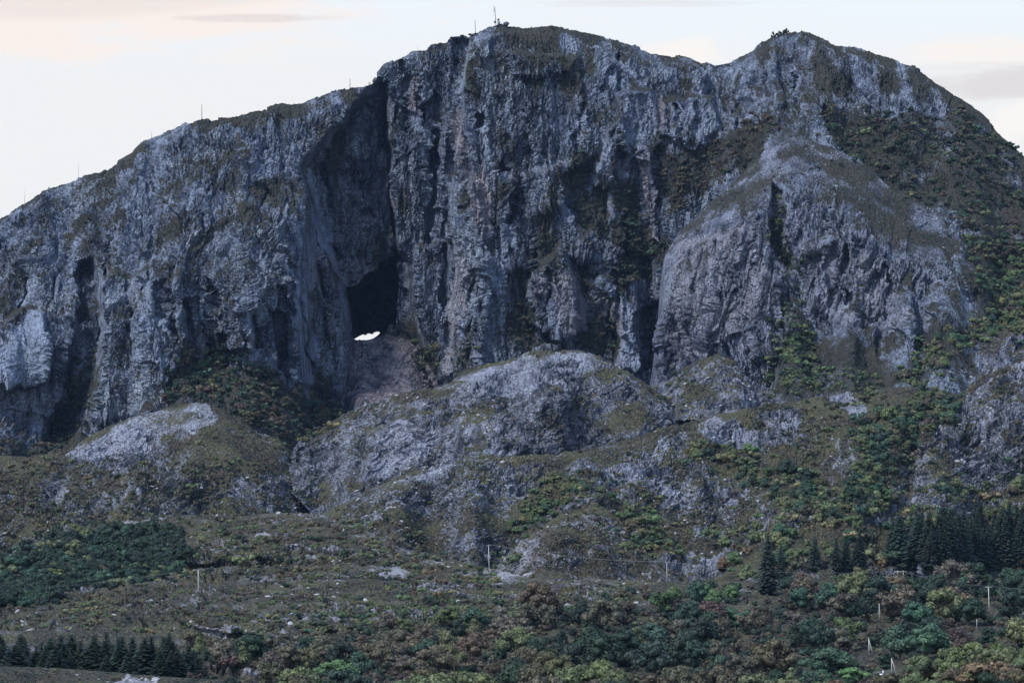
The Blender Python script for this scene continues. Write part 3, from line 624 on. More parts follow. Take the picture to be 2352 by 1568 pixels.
sheet('near_grass_ridge', -260, 700, 2.8, [(-260,1515),(0,1529),(130,1534),(220,1540),(300,1547),(420,1556),(560,1562),(640,1582),(710,1640)], [(-260,1760),(710,1760)], 160, [(-260,560),(710,580)],
      A_hill(.9, .8, .8, 60, 180), disp=disp_hill(320, .12), veg0=.72, mat=MAT_HEATH, seed=18, back=(60, 12), gamma=1.6,
      palep=[([(230,1575),(290,1552),(360,1560),(350,1590),(260,1600)], .9)])
# the plain all this stands on
make_mesh('ground', [(-4000, -700, -6), (4000, -700, -6), (4000, 6000, -6), (-4000, 6000, -6)], [(0, 1, 2, 3)], MAT_HEATH, {'veg': np.ones(4), 'rust': np.zeros(4), 'pale': np.zeros(4)})


# ------------------------------------------------------------------ plants
def foliage_material():
    m, t = new_mat('foliage'); g = NG(t)
    at = g.n('ShaderNodeAttribute', attribute_name='tint', attribute_type='INSTANCER')
    tcx = g.n('ShaderNodeTexCoord'); P = tcx.outputs['Object']
    geo = g.n('ShaderNodeNewGeometry')
    n1 = g.noise(P, 5.0, 3, .6); rnd = geo.outputs['Random Per Island']
    f = g.m('ADD', g.m('MULTIPLY', g.ramp(n1, .35, .65), .55), g.m('MULTIPLY', rnd, .65))
    hs = g.n('ShaderNodeHueSaturation'); hs.inputs['Saturation'].default_value = .80; g.l(at.outputs['Color'], hs.inputs['Color'])
    dk = g.mix(1.0, hs.outputs[0], (.38, .42, .5), 'MULTIPLY')
    lt = g.mix(1.0, hs.outputs[0], (2.5, 2.4, 1.9), 'MULTIPLY')
    c = g.mix(g.m('MULTIPLY', f, .9, clamp=True), dk, lt)
    b = g.n('ShaderNodeBsdfPrincipled'); g.l(c, b.inputs['Base Color']); b.inputs['Roughness'].default_value = .7
    b.inputs['Specular IOR Level'].default_value = .25
    tr = g.n('ShaderNodeBsdfTranslucent'); g.l(c, tr.inputs[0])
    mx = g.n('ShaderNodeMixShader'); mx.inputs[0].default_value = .18; g.l(b.outputs[0], mx.inputs[1]); g.l(tr.outputs[0], mx.inputs[2])
    o = g.n('ShaderNodeOutputMaterial'); g.l(mx.outputs[0], o.inputs[0]); return m
def plain(name, col_, rough=.7, metal=0, var=.25, scale=2.0):
    m, t = new_mat(name); g = NG(t)
    tcx = g.n('ShaderNodeTexCoord'); n1 = g.noise(tcx.outputs['Object'], scale, 4, .6)
    c = g.mix(g.ramp(n1, .3, .7), tuple(v * (1 - var) for v in col_), tuple(min(v * (1 + var), 1) for v in col_))
    b = g.n('ShaderNodeBsdfPrincipled'); g.l(c, b.inputs['Base Color']); b.inputs['Roughness'].default_value = rough; b.inputs['Metallic'].default_value = metal
    o = g.n('ShaderNodeOutputMaterial'); g.l(b.outputs[0], o.inputs[0]); return m
MAT_LEAF = foliage_material()
MAT_BARK = plain('bark', (.10, .085, .075), .9)
MAT_POLE = plain('weathered_pole', (.50, .50, .47), .8, var=.15)
MAT_DARKPOLE = plain('tarred_pole', (.07, .07, .065), .8)
MAT_WIRE = plain('wire', (.30, .31, .33), .5, .6)
MAT_STEEL = plain('mast_steel', (.05, .052, .055), .6, .3)
MAT_CABIN = plain('cabin_paint', (.20, .28, .33), .6)
MAT_WHITE = plain('white_sheeting', (.86, .87, .88), .5, var=.05)
MAT_CERAMIC = plain('ceramic', (.30, .20, .16), .3)
MAT_SILHOUETTE = plain('silhouetted_boulder_rock', (.07, .075, .09), .9, var=.4, scale=3)  # boulder rock darkened: silhouette against the sky painted into its colour
MAT_BOULDER = plain('boulder_rock', (.30, .30, .31), .85, var=.5, scale=3)

def ico(sub=1):
    import bmesh
    bm = bmesh.new(); bmesh.ops.create_icosphere(bm, subdivisions=sub, radius=1.0)
    v = np.array([x.co[:] for x in bm.verts]); f = np.array([[q.index for q in p.verts] for p in bm.faces]); bm.free(); return v, f
ICO1, ICO2 = ico(1), ico(2)
def tri_mesh(name, V, F, mat):
    me = bpy.data.meshes.new(name)
    V = np.asarray(V, np.float32); F = np.asarray(F, np.int32)
    me.vertices.add(len(V)); me.vertices.foreach_set('co', V.ravel()); me.loops.add(F.size); me.loops.foreach_set('vertex_index', F.ravel())
    me.polygons.add(len(F)); me.polygons.foreach_set('loop_start', np.arange(0, F.size, F.shape[1], dtype=np.int32)); me.update(calc_edges=True)
    me.materials.append(mat); return me
def leaf_cloud(rs, centres, radii, n, size, up=.35, squash=1.0, hull=.80):
    """leaf clumps spread through the outer part of each bough, over a darker heart of the same leaves"""
    V, F = [], []; k = 0
    pr = radii ** 2; pr /= pr.sum()
    ci = rs.choice(len(centres), n, p=pr)
    d = rs.normal(size=(n, 3)); d[:, 2] += up; d /= np.linalg.norm(d, axis=1, keepdims=True)
    d[:, 2] = np.where(d[:, 2] < -.55, -d[:, 2], d[:, 2])
    rr = radii[ci] * (.74 + .36 * rs.random(n))
    c = centres[ci] + d * rr[:, None] * np.array([1, 1, squash])
    nrm = d + rs.normal(size=(n, 3)) * .55; nrm /= np.linalg.norm(nrm, axis=1, keepdims=True)
    t1 = np.cross(nrm, rs.normal(size=(n, 3))); t1 /= np.linalg.norm(t1, axis=1, keepdims=True); t2 = np.cross(nrm, t1)
    s = size * (.6 + .9 * rs.random(n))[:, None]
    q = np.stack([c - t1 * s, c - t2 * s * .7 - nrm * s * .15, c + t1 * s, c + t2 * s * .7 - nrm * s * .15], 1)
    F = np.arange(n * 4).reshape(n, 4); Vq = q.reshape(-1, 3)
    hv, hf = ICO1
    HV, HF = [], []; base = len(Vq)
    for i, (cc, r) in enumerate(zip(centres, radii)):
        jit = 1 + .22 * rs.normal(size=(len(hv), 1)).clip(-1.2, 1.2)
        HV.append(cc + hv * r * hull * jit * np.array([1, 1, squash])); HF.append(hf + base); base += len(hv)
    HV = np.concatenate(HV); HF = np.concatenate(HF)
    Fall = np.concatenate([np.concatenate([F[:, :3], F[:, [0, 2, 3]]]), HF])
    return np.concatenate([Vq, HV]), Fall
def tube(pts, rad, seg=6):
    pts = np.asarray(pts, float); V, F = [], []
    for i, p in enumerate(pts):
        d = pts[min(i + 1, len(pts) - 1)] - pts[max(i - 1, 0)]; d /= np.linalg.norm(d) + 1e-9
        a_ = np.cross(d, [0, 0, 1] if abs(d[2]) < .9 else [1, 0, 0]); a_ /= np.linalg.norm(a_); b_ = np.cross(d, a_)
        for k in range(seg):
            th = 2 * math.pi * k / seg; V.append(p + (a_ * math.cos(th) + b_ * math.sin(th)) * rad[i])
    n = len(pts)
    for i in range(n - 1):
        for k in range(seg):
            a0, a1 = i * seg + k, i * seg + (k + 1) % seg
            F += [(a0, a1, a1 + seg), (a0, a1 + seg, a0 + seg)]
    c0, c1 = len(V), len(V) + 1; V += [pts[0], pts[-1]]
    for k in range(seg):
        F += [(c0, (k + 1) % seg, k), (c1, (n - 1) * seg + k, (n - 1) * seg + (k + 1) % seg)]
    return np.array(V), np.array(F)
def join(parts):
    V, F, b = [], [], 0
    for v, f in parts: V.append(v); F.append(np.asarray(f) + b); b += len(v)
    return np.concatenate(V), np.concatenate(F)
def box(cx, cy_, cz, sx, sy, sz):
    v = np.array([(x, y, z) for x in (-.5, .5) for y in (-.5, .5) for z in (-.5, .5)]) * [sx, sy, sz] + [cx, cy_, cz]
    f = [(0,1,3),(0,3,2),(4,6,7),(4,7,5),(0,4,5),(0,5,1),(2,3,7),(2,7,6),(0,2,6),(0,6,4),(1,5,7),(1,7,3)]
    return v, np.array(f)

def trunk_limbs(rs, centres, spread, bottom=0.0):
    top = np.array([rs.normal() * .02, rs.normal() * .02, .72])
    parts = [tube([(0, 0, -.10), (0, 0, .12), top * [.5, .5, .55], top], [.034, .026, .018, .006])]
    for c in centres:
        z0 = .18 + .25 * rs.random(); parts.append(tube([(0, 0, z0), (c[0] * .5, c[1] * .5, (z0 + c[2]) / 2 - .03), c * 1.0], [.014, .009, .003], 5))
    return join(parts)
BROAD = []   # (crown mesh, trunk mesh, shape word)
def broadleaf(seed, word):
    rs = np.random.default_rng(seed)
    C_, R_ = [], []
    if word == 'domed':
        for i in range(13):
            a_ = rs.random() * 6.283; r = .33 * math.sqrt(rs.random()); z = .30 + .52 * (1 - (r / .33) ** 2) * rs.uniform(.5, 1); C_.append((r * math.cos(a_), r * math.sin(a_), z)); R_.append(rs.uniform(.15, .24))
    elif word == 'spreading':
        for i in range(14):
            a_ = rs.random() * 6.283; r = .50 * math.sqrt(rs.random()); z = .34 + .42 * (1 - (r / .5) ** 2) + rs.uniform(-.05, .08); C_.append((r * math.cos(a_), r * math.sin(a_), z)); R_.append(rs.uniform(.14, .23))
    elif word == 'narrow':
        for i in range(11):
            a_ = rs.random() * 6.283; z = rs.uniform(.25, .86); r = .16 * (1.05 - z) * rs.uniform(.4, 1.4); C_.append((r * math.cos(a_), r * math.sin(a_), z)); R_.append(.17 * (1.25 - z) * rs.uniform(.8, 1.2))
    else:  # ragged
        for i in range(15):
            a_ = rs.random() * 6.283; r = .42 * rs.random() ** .7; z = rs.uniform(.26, .86) - .2 * r; C_.append((r * math.cos(a_), r * math.sin(a_), z)); R_.append(rs.uniform(.11, .20))
    C_, R_ = np.array(C_), np.array(R_)
    v, f = leaf_cloud(rs, C_, R_, 1100, .033, up=.45, squash=.85)
    v2, f2 = leaf_cloud(rs, np.array([[0, 0, .30]]) , np.array([.26]), 160, .022, squash=1.0, hull=.6)
    v, f = join([(v, f), (v2, f2)])
    BROAD.append((tri_mesh('crown', v, f, MAT_LEAF), tri_mesh('trunk', *trunk_limbs(rs, C_[:7], .3), MAT_BARK), word))
for i, w_ in enumerate(['domed', 'spreading', 'ragged', 'narrow', 'domed', 'ragged', 'spreading', 'domed']): broadleaf(100 + i, w_)
SPRUCE = []
def spruce(seed, wd):
    rs = np.random.default_rng(seed); V, F = [], []; b = 0
    tiers = 24
    for i in range(tiers):
        t_ = i / tiers; z = .07 + .91 * t_ ; L_ = wd * (1 - t_) ** .85 * (1 if t_ > .1 else .75) + .012
        nb = int(15 - 8 * t_); a0 = rs.random() * 6
        for k in range(nb):
            a_ = a0 + k * 6.283 / nb + rs.normal() * .15; l = L_ * rs.uniform(.68, 1.15); dz = -l * rs.uniform(.25, .55)
            dx, dy = math.cos(a_), math.sin(a_); sx, sy = -dy, dx
            for q in range(3):          # a drooping spray of three overlapping fans
                r0, r1 = l * q * .26, l * min(1, .42 + q * .3); wq = (.028 + .10 * l) * (1.15 - q * .25)
                tz = rs.normal() * .006; z0, z1 = z + dz * (r0 / l) ** 1.3, z + dz * (r1 / l) ** 1.3 + tz
                m_ = (r0 + r1) / 2; zm = (z0 + z1) / 2 + .004
                V += [(dx * r0, dy * r0, z0), (dx * m_ + sx * wq, dy * m_ + sy * wq, zm - .022), (dx * r1, dy * r1, z1), (dx * m_ - sx * wq, dy * m_ - sy * wq, zm - .022)]
                F += [(b, b + 1, b + 2), (b, b + 2, b + 3)]; b += 4
    hv = np.array([(math.cos(a_) * wd * .42 * (1 - z), math.sin(a_) * wd * .42 * (1 - z), .08 + z * .85) for z in (0, .25, .5, .75, .98) for a_ in np.linspace(0, 6.283, 8)[:-1]])
    hf = []
    for i in range(4):
        for k in range(7): a0, a1 = i * 7 + k, i * 7 + (k + 1) % 7; hf += [(a0, a1, a1 + 7), (a0, a1 + 7, a0 + 7)]
    v, f = join([(np.array(V), np.array(F)), (hv, np.array(hf))])
    SPRUCE.append((tri_mesh('crown', v, f, MAT_LEAF), tri_mesh('trunk', *tube([(0, 0, -.08), (0, 0, .5), (0, 0, 1.0)], [.018, .012, .002]), MAT_BARK), 'spruce'))
for i, wd in enumerate([.17, .21, .25, .14]): spruce(200 + i, wd)
SHRUB = []
def shrub(seed, flat):
    rs = np.random.default_rng(seed)
    n = rs.integers(5, 9); C_ = np.stack([rs.normal(size=n) * .26, rs.normal(size=n) * .26, rs.uniform(.12, .62, n) * flat], 1); R_ = rs.uniform(.17, .32, n) * (.6 + .4 * flat)
    v, f = leaf_cloud(rs, C_, R_, 330, .05, up=.5, squash=.85, hull=.78)
    SHRUB.append((tri_mesh('crown', v, f, MAT_LEAF), tri_mesh('stem', *join([tube([(0, 0, -.15), (c_[0] * .5, c_[1] * .5, c_[2] * .5), c_], [.03, .02, .008], 4) for c_ in C_[:4]]), MAT_BARK), 'shrub'))
for i in range(6): shrub(300 + i, [1, .8, 1.1, .6, .9, .7][i])

PAL = dict(dark=(.018, .038, .031), teal=(.030, .075, .055), green=(.058, .105, .048), bright=(.065, .17, .060), olive=(.082, .105, .050), yellow=(.135, .135, .065),
           rust=(.100, .074, .050), brown=(.070, .062, .045), grey=(.075, .072, .058), purple=(.055, .040, .042), conifer=(.012, .027, .023), heather=(.052, .046, .038))
WORD = dict(dark='dark green', teal='blue-green', green='mid green', bright='bright green', olive='olive green', yellow='yellowing', rust='rust brown', brown='dull brown',
            grey='grey-green', purple='purplish bare', conifer='dark', heather='heathery')
def tint(key, v=.18):
    k = 1 + rng.uniform(-v, v); return [float(c_ * k * (1 + rng.uniform(-.12, .12))) for c_ in PAL[key]] + [1.0]
def thing(name, loc, label, cat, group=None, rz=0.0, scale=1.0, sz=None):
    o = bpy.data.objects.new(name, None); COL.objects.link(o); o.location = loc; o.rotation_euler = (0, 0, rz)
    o.scale = (scale, scale, sz or scale) if not isinstance(scale, tuple) else scale; o.empty_display_size = .1
    o['label'] = label; o['category'] = cat
    if group: o['group'] = group
    return o
def part(name, me, parent, mat=None):
    if not isinstance(me, bpy.types.Mesh): me = tri_mesh(name, me[0], me[1], mat)
    o = bpy.data.objects.new(name, me); COL.objects.link(o); o.parent = parent; return o
MARKS = [(455,1335,'the left white pole'),(1124,1290,'the tallest middle pole'),(1530,1312,'the wood corner pole'),(2271,1375,'the right white pole'),(2022,1400,'the pole under the round tree'),(1995,1490,'the stayed pole'),
 (2049,1530,'the strutted pole'),(2244,1436,'the short grey pole'),(2068,1330,'the twin pole'),(772,1550,'the bright green spreading tree'),(1946,1395,'the big round-headed tree'),(1905,1525,'the large blue-green tree'),
 (1960,1560,'the bright bushes'),(982,1450,'the dense blue-green tree'),(2200,1465,'the purple-brown rounded tree'),(2280,1570,'the large rusty tree'),(2190,1390,'the rusty-domed tree'),(1762,1330,'the tall lone spruce'),
 (2060,1230,'the stand corner spruce'),(1940,1280,'the clump of three spruces'),(430,1500,'the right end of the spruce row'),(300,1568,'the rocky outcrop in the near ridge'),(0,1500,'the left photo edge'),(2352,1500,'the right photo edge'),
 (1250,1410,'the brown thicket top'),(1450,1370,'the heath corner above the wood'),(2352,1230,'the right end of the stand'),(1200,1568,'the middle of the bottom edge'),(1650,1568,'the bottom right centre'),(150,1440,'the bright grass patch')]
USED = {}
def where(px, py):
    b_ = min(MARKS, key=lambda m_: (m_[0] - px) ** 2 + (1.6 * (m_[1] - py)) ** 2); dx, dy = px - b_[0], (py - b_[1]) * 1.6
    far = 'well ' if dx * dx + dy * dy > 130 ** 2 else 'just ' if dx * dx + dy * dy < 60 ** 2 else ''
    side = ('right of' if dx > 0 else 'left of') if abs(dx) > abs(dy) * 1.2 else ('below' if dy > 0 else 'above')
    if abs(dx) > 25 and abs(dy) > 25 and .5 < abs(dx) / (abs(dy) + 1) < 2: side = ('below and ' if dy > 0 else 'above and ') + ('right of' if dx > 0 else 'left of')
    return far + side + ' ' + b_[2]
def plant(kind, var, px, py, h, key, place, group, wide=1.0, sizew=None, word=None, label=None, skip=()):
    """one tree as a thing of its own; px, py is where its foot stands"""
    r = locate(px, py, skip)
    if r is None: return None
    loc = r[0]; lib = {'deciduous_tree': BROAD, 'spruce_tree': SPRUCE, 'shrub': SHRUB}[kind]; cm, tm, w_ = lib[var % len(lib)]
    cat = {'deciduous_tree': 'tree', 'spruce_tree': 'spruce', 'shrub': 'shrub'}[kind]
    if label is None:
        place = where(px, py - (5 if kind == 'deciduous_tree' else 12) * h) if kind != 'spruce_tree' else place
        sz_ = sizew or ('tall' if h > 8.6 else 'low' if h < 6.2 else 'middling')
        label = f"{sz_} {w_ + ' ' if w_ not in ('spruce', 'shrub') else ''}{WORD[key]} {word or cat} {place}"
        USED[label] = USED.get(label, 0) + 1
    hz = h * rng.uniform(.92, 1.1)
    o = thing(kind, (loc[0], loc[1], loc[2] - .15), label, cat, group, rng.uniform(0, 6.28), (h * wide, h * wide, hz))
    tn = tint(key); c_ = part('crown', cm, o); c_['tint'] = tn; part('trunk' if kind != 'shrub' else 'stem', tm, o)
    o['_p'] = (px, py); return o

def zone_spots(poly, gap, jitter=.35):
    """staggered spots inside a polygon, spacing gap (wider than deep because the slope is seen edge-on)"""
    p = np.array(poly, float); x0, y0 = p.min(0); x1, y1 = p.max(0); res = []
    y = y0; row = 0
    while y <= y1:
        x = x0 + (row % 2) * gap * .5
        while x <= x1:
            q = (x + rng.uniform(-jitter, jitter) * gap, y + rng.uniform(-jitter, jitter) * gap * .45)
            if pmask(np.array([q[0]], np.float32), np.array([q[1]], np.float32), poly, .5)[0] > .5: res.append(q)
            x += gap
        y += gap * .42; row += 1
    return res
def pick(d):
    k = list(d); w_ = np.array([d[q] for q in k], float); return k[int(rng.choice(len(k), p=w_ / w_.sum()))]
# woods at the foot of the slope: (polygon of tree feet, spacing, heights, colours, where)
ZONES = [
 ([(1480,1375),(1780,1360),(1790,1400),(1500,1420)], 50, (4.5, 6.5), dict(green=3, teal=4, olive=2, grey=1), 'in the upper wood edge right of the leaning pole', 'trees along the upper wood edge'),
 ([(1800,1370),(2060,1360),(2360,1330),(2360,1440),(2200,1450),(1990,1450),(1800,1430)], 56, (6, 9), dict(dark=6, teal=3, grey=3, brown=1, olive=1), 'in the wood below the spruce stand', 'trees in the wood below the spruces'),
 ([(1450,1440),(1780,1440),(1800,1490),(1500,1500)], 52, (5, 7.5), dict(brown=2, purple=2, grey=3, dark=5, teal=1), 'in the brown wood left of the round-topped trees', 'trees in the brown middle wood'),
 ([(1810,1475),(2100,1480),(2330,1470),(2200,1500),(2080,1540),(1820,1520)], 58, (6, 8.5), dict(dark=6, teal=4, grey=2, brown=.6, green=1), 'in the dark wood behind the near brown bank', 'trees in the dark lower wood'),
 ([(1180,1410),(1440,1400),(1450,1470),(1150,1470)], 52, (5, 7.5), dict(purple=3, brown=2.4, grey=2, dark=4), 'in the brown thicket at the middle of the wood edge', 'trees in the central brown thicket'),
 ([(860,1450),(1130,1440),(1150,1490),(860,1500)], 50, (4, 6), dict(teal=2, olive=3, grey=3, rust=1, dark=2), 'on the wood edge below the heath', 'trees along the wood edge below the heath'),
 ([(440,1500),(860,1500),(1150,1500),(1150,1555),(440,1560)], 52, (4, 6.5), dict(grey=5, olive=3, brown=1, teal=2, dark=2), 'in the pale scrubby wood right of the lower spruces', 'trees right of the lower spruces'),
 ([(1150,1500),(1480,1510),(1800,1530),(1900,1560),(1150,1575)], 54, (5.5, 8), dict(dark=6, teal=2, brown=1.5, olive=2, grey=2), 'in the second row behind the bottom thicket', 'trees behind the bottom thicket'),
 ([(640,1595),(1250,1590),(1900,1598),(1900,1650),(1250,1660),(700,1650)], 58, (5, 7), dict(brown=3, olive=6, rust=.3, dark=4, grey=2), 'in the brownish thicket along the bottom of the photo', 'trees in the bottom thicket'),
 ([(1900,1600),(2060,1590),(2160,1545),(2260,1510),(2360,1470),(2370,1640),(1900,1660)], 60, (3.5, 5.5), dict(rust=1.4, brown=5, olive=4, yellow=.4, dark=1.4), 'on the near rusty bank at bottom right', 'bushy trees on the near bank'),
]
AVOID = [(2270, 1402, 34), (2022, 1420, 26), (1994, 1505, 26), (2050, 1545, 40), (2024, 1545, 40), (2244, 1442, 18), (1529, 1337, 24), (1762, 1366, 44), (1793, 1328, 34), (1870, 1304, 40), (1925, 1304, 34), (1950, 1308, 40), (1972, 1306, 34)]
def clear(x, y, h=0):
    return all(not (abs(x - ax_) < r_ * .75 and ay_ - 12 < y < ay_ + h * 6.5) for ax_, ay_, r_ in AVOID)
trees = 0; spots_left = []
for zi, (poly, gap, hh, pal, place, group) in enumerate(ZONES):
    for (x, y) in zone_spots(poly, gap * 1.08):
        h = rng.uniform(*hh) * 1.3
        if x > 2400 or x < -40 or not clear(x, y, h): continue
        if trees >= 285: spots_left.append((x, y, h, pal)); continue
        plant('deciduous_tree', int(rng.integers(0, 8)), x, y, h, pick(pal), place, group, skip=('near_grass_ridge',) if y < 1575 else (), wide=rng.uniform(.95, 1.3)); trees += 1
# trees that stand out
for (var, x, y, h, key, wd, label) in [
    (1, 772, 1566, 4.6, 'bright', 1.9, 'low spreading bright green tree standing out in the bottom thicket'),
    (4, 1946, 1428, 8.6, 'dark', 1.15, 'big round-headed dark tree in the middle of the right-hand wood'),
    (0, 2108, 1440, 8.2, 'teal', 1.3, 'broad blue-green tree under the overhead line'),
    (6, 2190, 1415, 8.8, 'rust', 1.5, 'wide tree with a rusty domed top left of the tall white pole'),
    (1, 1905, 1556, 7.4, 'teal', 1.6, 'large spreading blue-green tree above the bright bushes at lower right'),
    (6, 1960, 1574, 4.4, 'bright', 1.7, 'bright green low tree just left of the grass clearing'),
    (1, 1880, 1580, 4.6, 'teal', 1.6, 'pale blue-green bushy tree left of the bright green low tree'),
    (7, 982, 1478, 5.2, 'teal', 1.5, 'dense blue-green tree on the wood edge under the heath'),
    (4, 2200, 1490, 6.4, 'purple', 1.4, 'smooth purple-brown rounded tree right of the lower wood'),
    (2, 1925, 1535, 3.6, 'rust', 1.5, 'reddish bush between the blue-green tree and the bright bushes'),
    (6, 2280, 1600, 7.4, 'rust', 1.5, 'large rusty spreading tree at the bottom right of the photo'),
    (5, 2068, 1395, 6.8, 'grey', 1.2, 'grey-green feathery tree right under the twin pole'),
    (2, 2047, 1300, 6.0, 'teal', 1.3, 'feathery blue-green tree in front of the spruce stand'),
    (4, 1792, 1290, 6.4, 'teal', 1.25, 'blue-green tree behind the two leftmost upright spruces'),
    (3, 1800, 1268, 5.0, 'green', 1.4, 'mid green leafy tree above the leftmost upright spruces')]:
    plant('deciduous_tree', var, x, y, h, key, '', None, wide=wd, label=label); trees += 1
# spruces
for (x, y, h, v, label) in [
    (1762, 1368, 19, 1, 'tall dark spruce standing apart at the left end of the right-hand group'),
    (1793, 1330, 14, 3, 'slimmer spruce just right of the tall lone one'),
    (1870, 1306, 12.5, 2, 'broad dark spruce between the lone pair and the clump of three'),
    (1925, 1306, 13, 0, 'left spruce of the dark clump of three'), (1948, 1310, 15.5, 1, 'tallest spruce of the dark clump of three'), (1972, 1308, 13.5, 2, 'right spruce of the dark clump of three'),
    (2052, 1262, 15, 2, 'broad spruce at the top left corner of the spruce stand'), (2078, 1262, 13.5, 1, 'spruce right beside the broad one at the stand corner'),
    (1820, 1382, 7, 0, 'small dark spruce at the foot of the tall lone one')]:
    plant('spruce_tree', v, x, y, h, 'conifer', '', 'single spruces left of the stand', wide=1.35, label=label)
for (x, y) in zone_spots([(2060,1292),(2120,1262),(2380,1240),(2400,1300),(2300,1318),(2110,1318)], 25, .4):
    back_ = y < 1280
    plant('spruce_tree', int(rng.integers(0, 4)), x, y, rng.uniform(14, 20), 'conifer', ('behind, ' if back_ else 'in front, ') + where(x, y - 50), 'spruces of the right-hand stand', wide=rng.uniform(1.2, 1.7), sizew=['tall', 'slender', 'ragged', 'broad'][int(rng.integers(0, 4))])
for (x, y) in zone_spots([(-40,1537),(440,1546),(450,1566),(-40,1562)], 20, .4):
    plant('spruce_tree', int(rng.integers(0, 4)), x, y, rng.uniform(5.5, 10.5), 'conifer', where(x, y - 40), 'spruces of the lower left row', skip=('near_grass_ridge',), wide=rng.uniform(1.8, 2.9), sizew=['tall', 'slender', 'ragged', 'short'][int(rng.integers(0, 4))])
# bushes one can point at on the slopes
for (v, x, y, h, key, label) in [
    (0, 888, 1202, 3.6, 'dark', 'dark round bush alone on the heath above the middle slope'),
    (1, 462, 1250, 3.2, 'yellow', 'pale yellow bush on the dark slope at left'),
    (2, 560, 1300, 4.6, 'olive', 'largest yellow-green bush left of the middle slope'),
    (0, 795, 1282, 5.0, 'dark', 'big dark green bush on the middle slope'), (4, 745, 1292, 4.2, 'olive', 'olive bush at the left foot of the big dark one'),
    (2, 700, 1318, 3.6, 'rust', 'rust coloured bush below the olive one'), (1, 770, 1316, 3.0, 'yellow', 'yellowish bush below the big dark green bush'),
    (5, 240, 1310, 3.4, 'yellow', 'orange-yellow bush above the left white pole'), (3, 1240, 1190, 3.4, 'green', 'mid green bush on the tree-lined gully edge'),
    (0, 1850, 1120, 5.0, 'dark', 'dark green round tree-bush in the hollow of the long ridge'), (1, 1838, 1075, 3.6, 'rust', 'orange bush above the dark hollow'),
    (4, 455, 1010, 2.4, 'yellow', 'small orange bush on the left knoll'), (2, 775, 1022, 2.0, 'rust', 'single orange bush on the grey rock slope'),
    (1, 500, 1050, 2.4, 'olive', 'small olive bush on the grassy side of the left knoll'), (0, 100, 1052, 3.0, 'green', 'light green bush at the left edge under the cliffs'),
    (5, 1560, 1262, 4.0, 'green', 'mid green bush left above the leaning pole'), (2, 1180, 1295, 3.4, 'green', 'green bush beside the tall middle pole'),
    (1, 1022, 975, 2.2, 'yellow', 'tiny yellow bush on the crown of the grey hill')]:
    plant('shrub', v, x, y, h, key, '', None, wide=1.15, label=label)
# little trees on the skyline of the right-hand peak
for (x, h, v, label) in [(1772, 2.6, 0, 'leftmost tiny tree on the skyline of the right peak'), (1779, 3.4, 2, 'second tiny tree from the left on the right peak'), (1786, 2.6, 1, 'low bush in the middle of the skyline row on the right peak'),
                         (1792, 4.0, 4, 'dense skyline bush on the right peak'), (1798, 3.4, 0, 'dense skyline bush just below the top of the right peak'), (1804, 3.8, 2, 'rightmost thin tree on the top of the right peak')]:
    j = int((x - M['xs'][0]) / 2); plant('shrub', v, x, float(M['cy'][j]) + 1.5, h, 'conifer', '', 'tiny trees on the right peak', wide=.7, label=label)
for (x, h, label) in [(763, 1.2, 'tiny dark bush on the skyline left of the cliff step'), (1083, 2.2, 'dark bush on the skyline beside the upper short pole'), (781, 1.3, 'low flat bush on the skyline left of the stub pole')]:
    j = int((x - M['xs'][0]) / 2); plant('shrub', 2, x, float(M['cy'][j]) + 1.5, h, 'conifer', '', None, wide=1.1, label=label)

by_label = {}
for q in COL.objects:
    if q.get('label') and q.get('_p') is not None: by_label.setdefault(q['label'], []).append(q)
for lb, qs in by_label.items():
    if len(qs) in (2, 3, 4):
        qs.sort(key=lambda q: q['_p'][0])
        for q, wd_ in zip(qs, ('left', 'right') if len(qs) == 2 else ('leftmost', 'central', 'rightmost') if len(qs) == 3 else ('leftmost', 'second', 'third', 'rightmost')): q['label'] = wd_ + ' ' + lb
for q in COL.objects:
    if q.get('label') and len(q['label'].replace('-', ' ').split()) > 16: q['label'] = q['label'].replace(' just ', ' ').replace(' well ', ' ').replace('middling ', '')
    if '_p' in q: del q['_p']
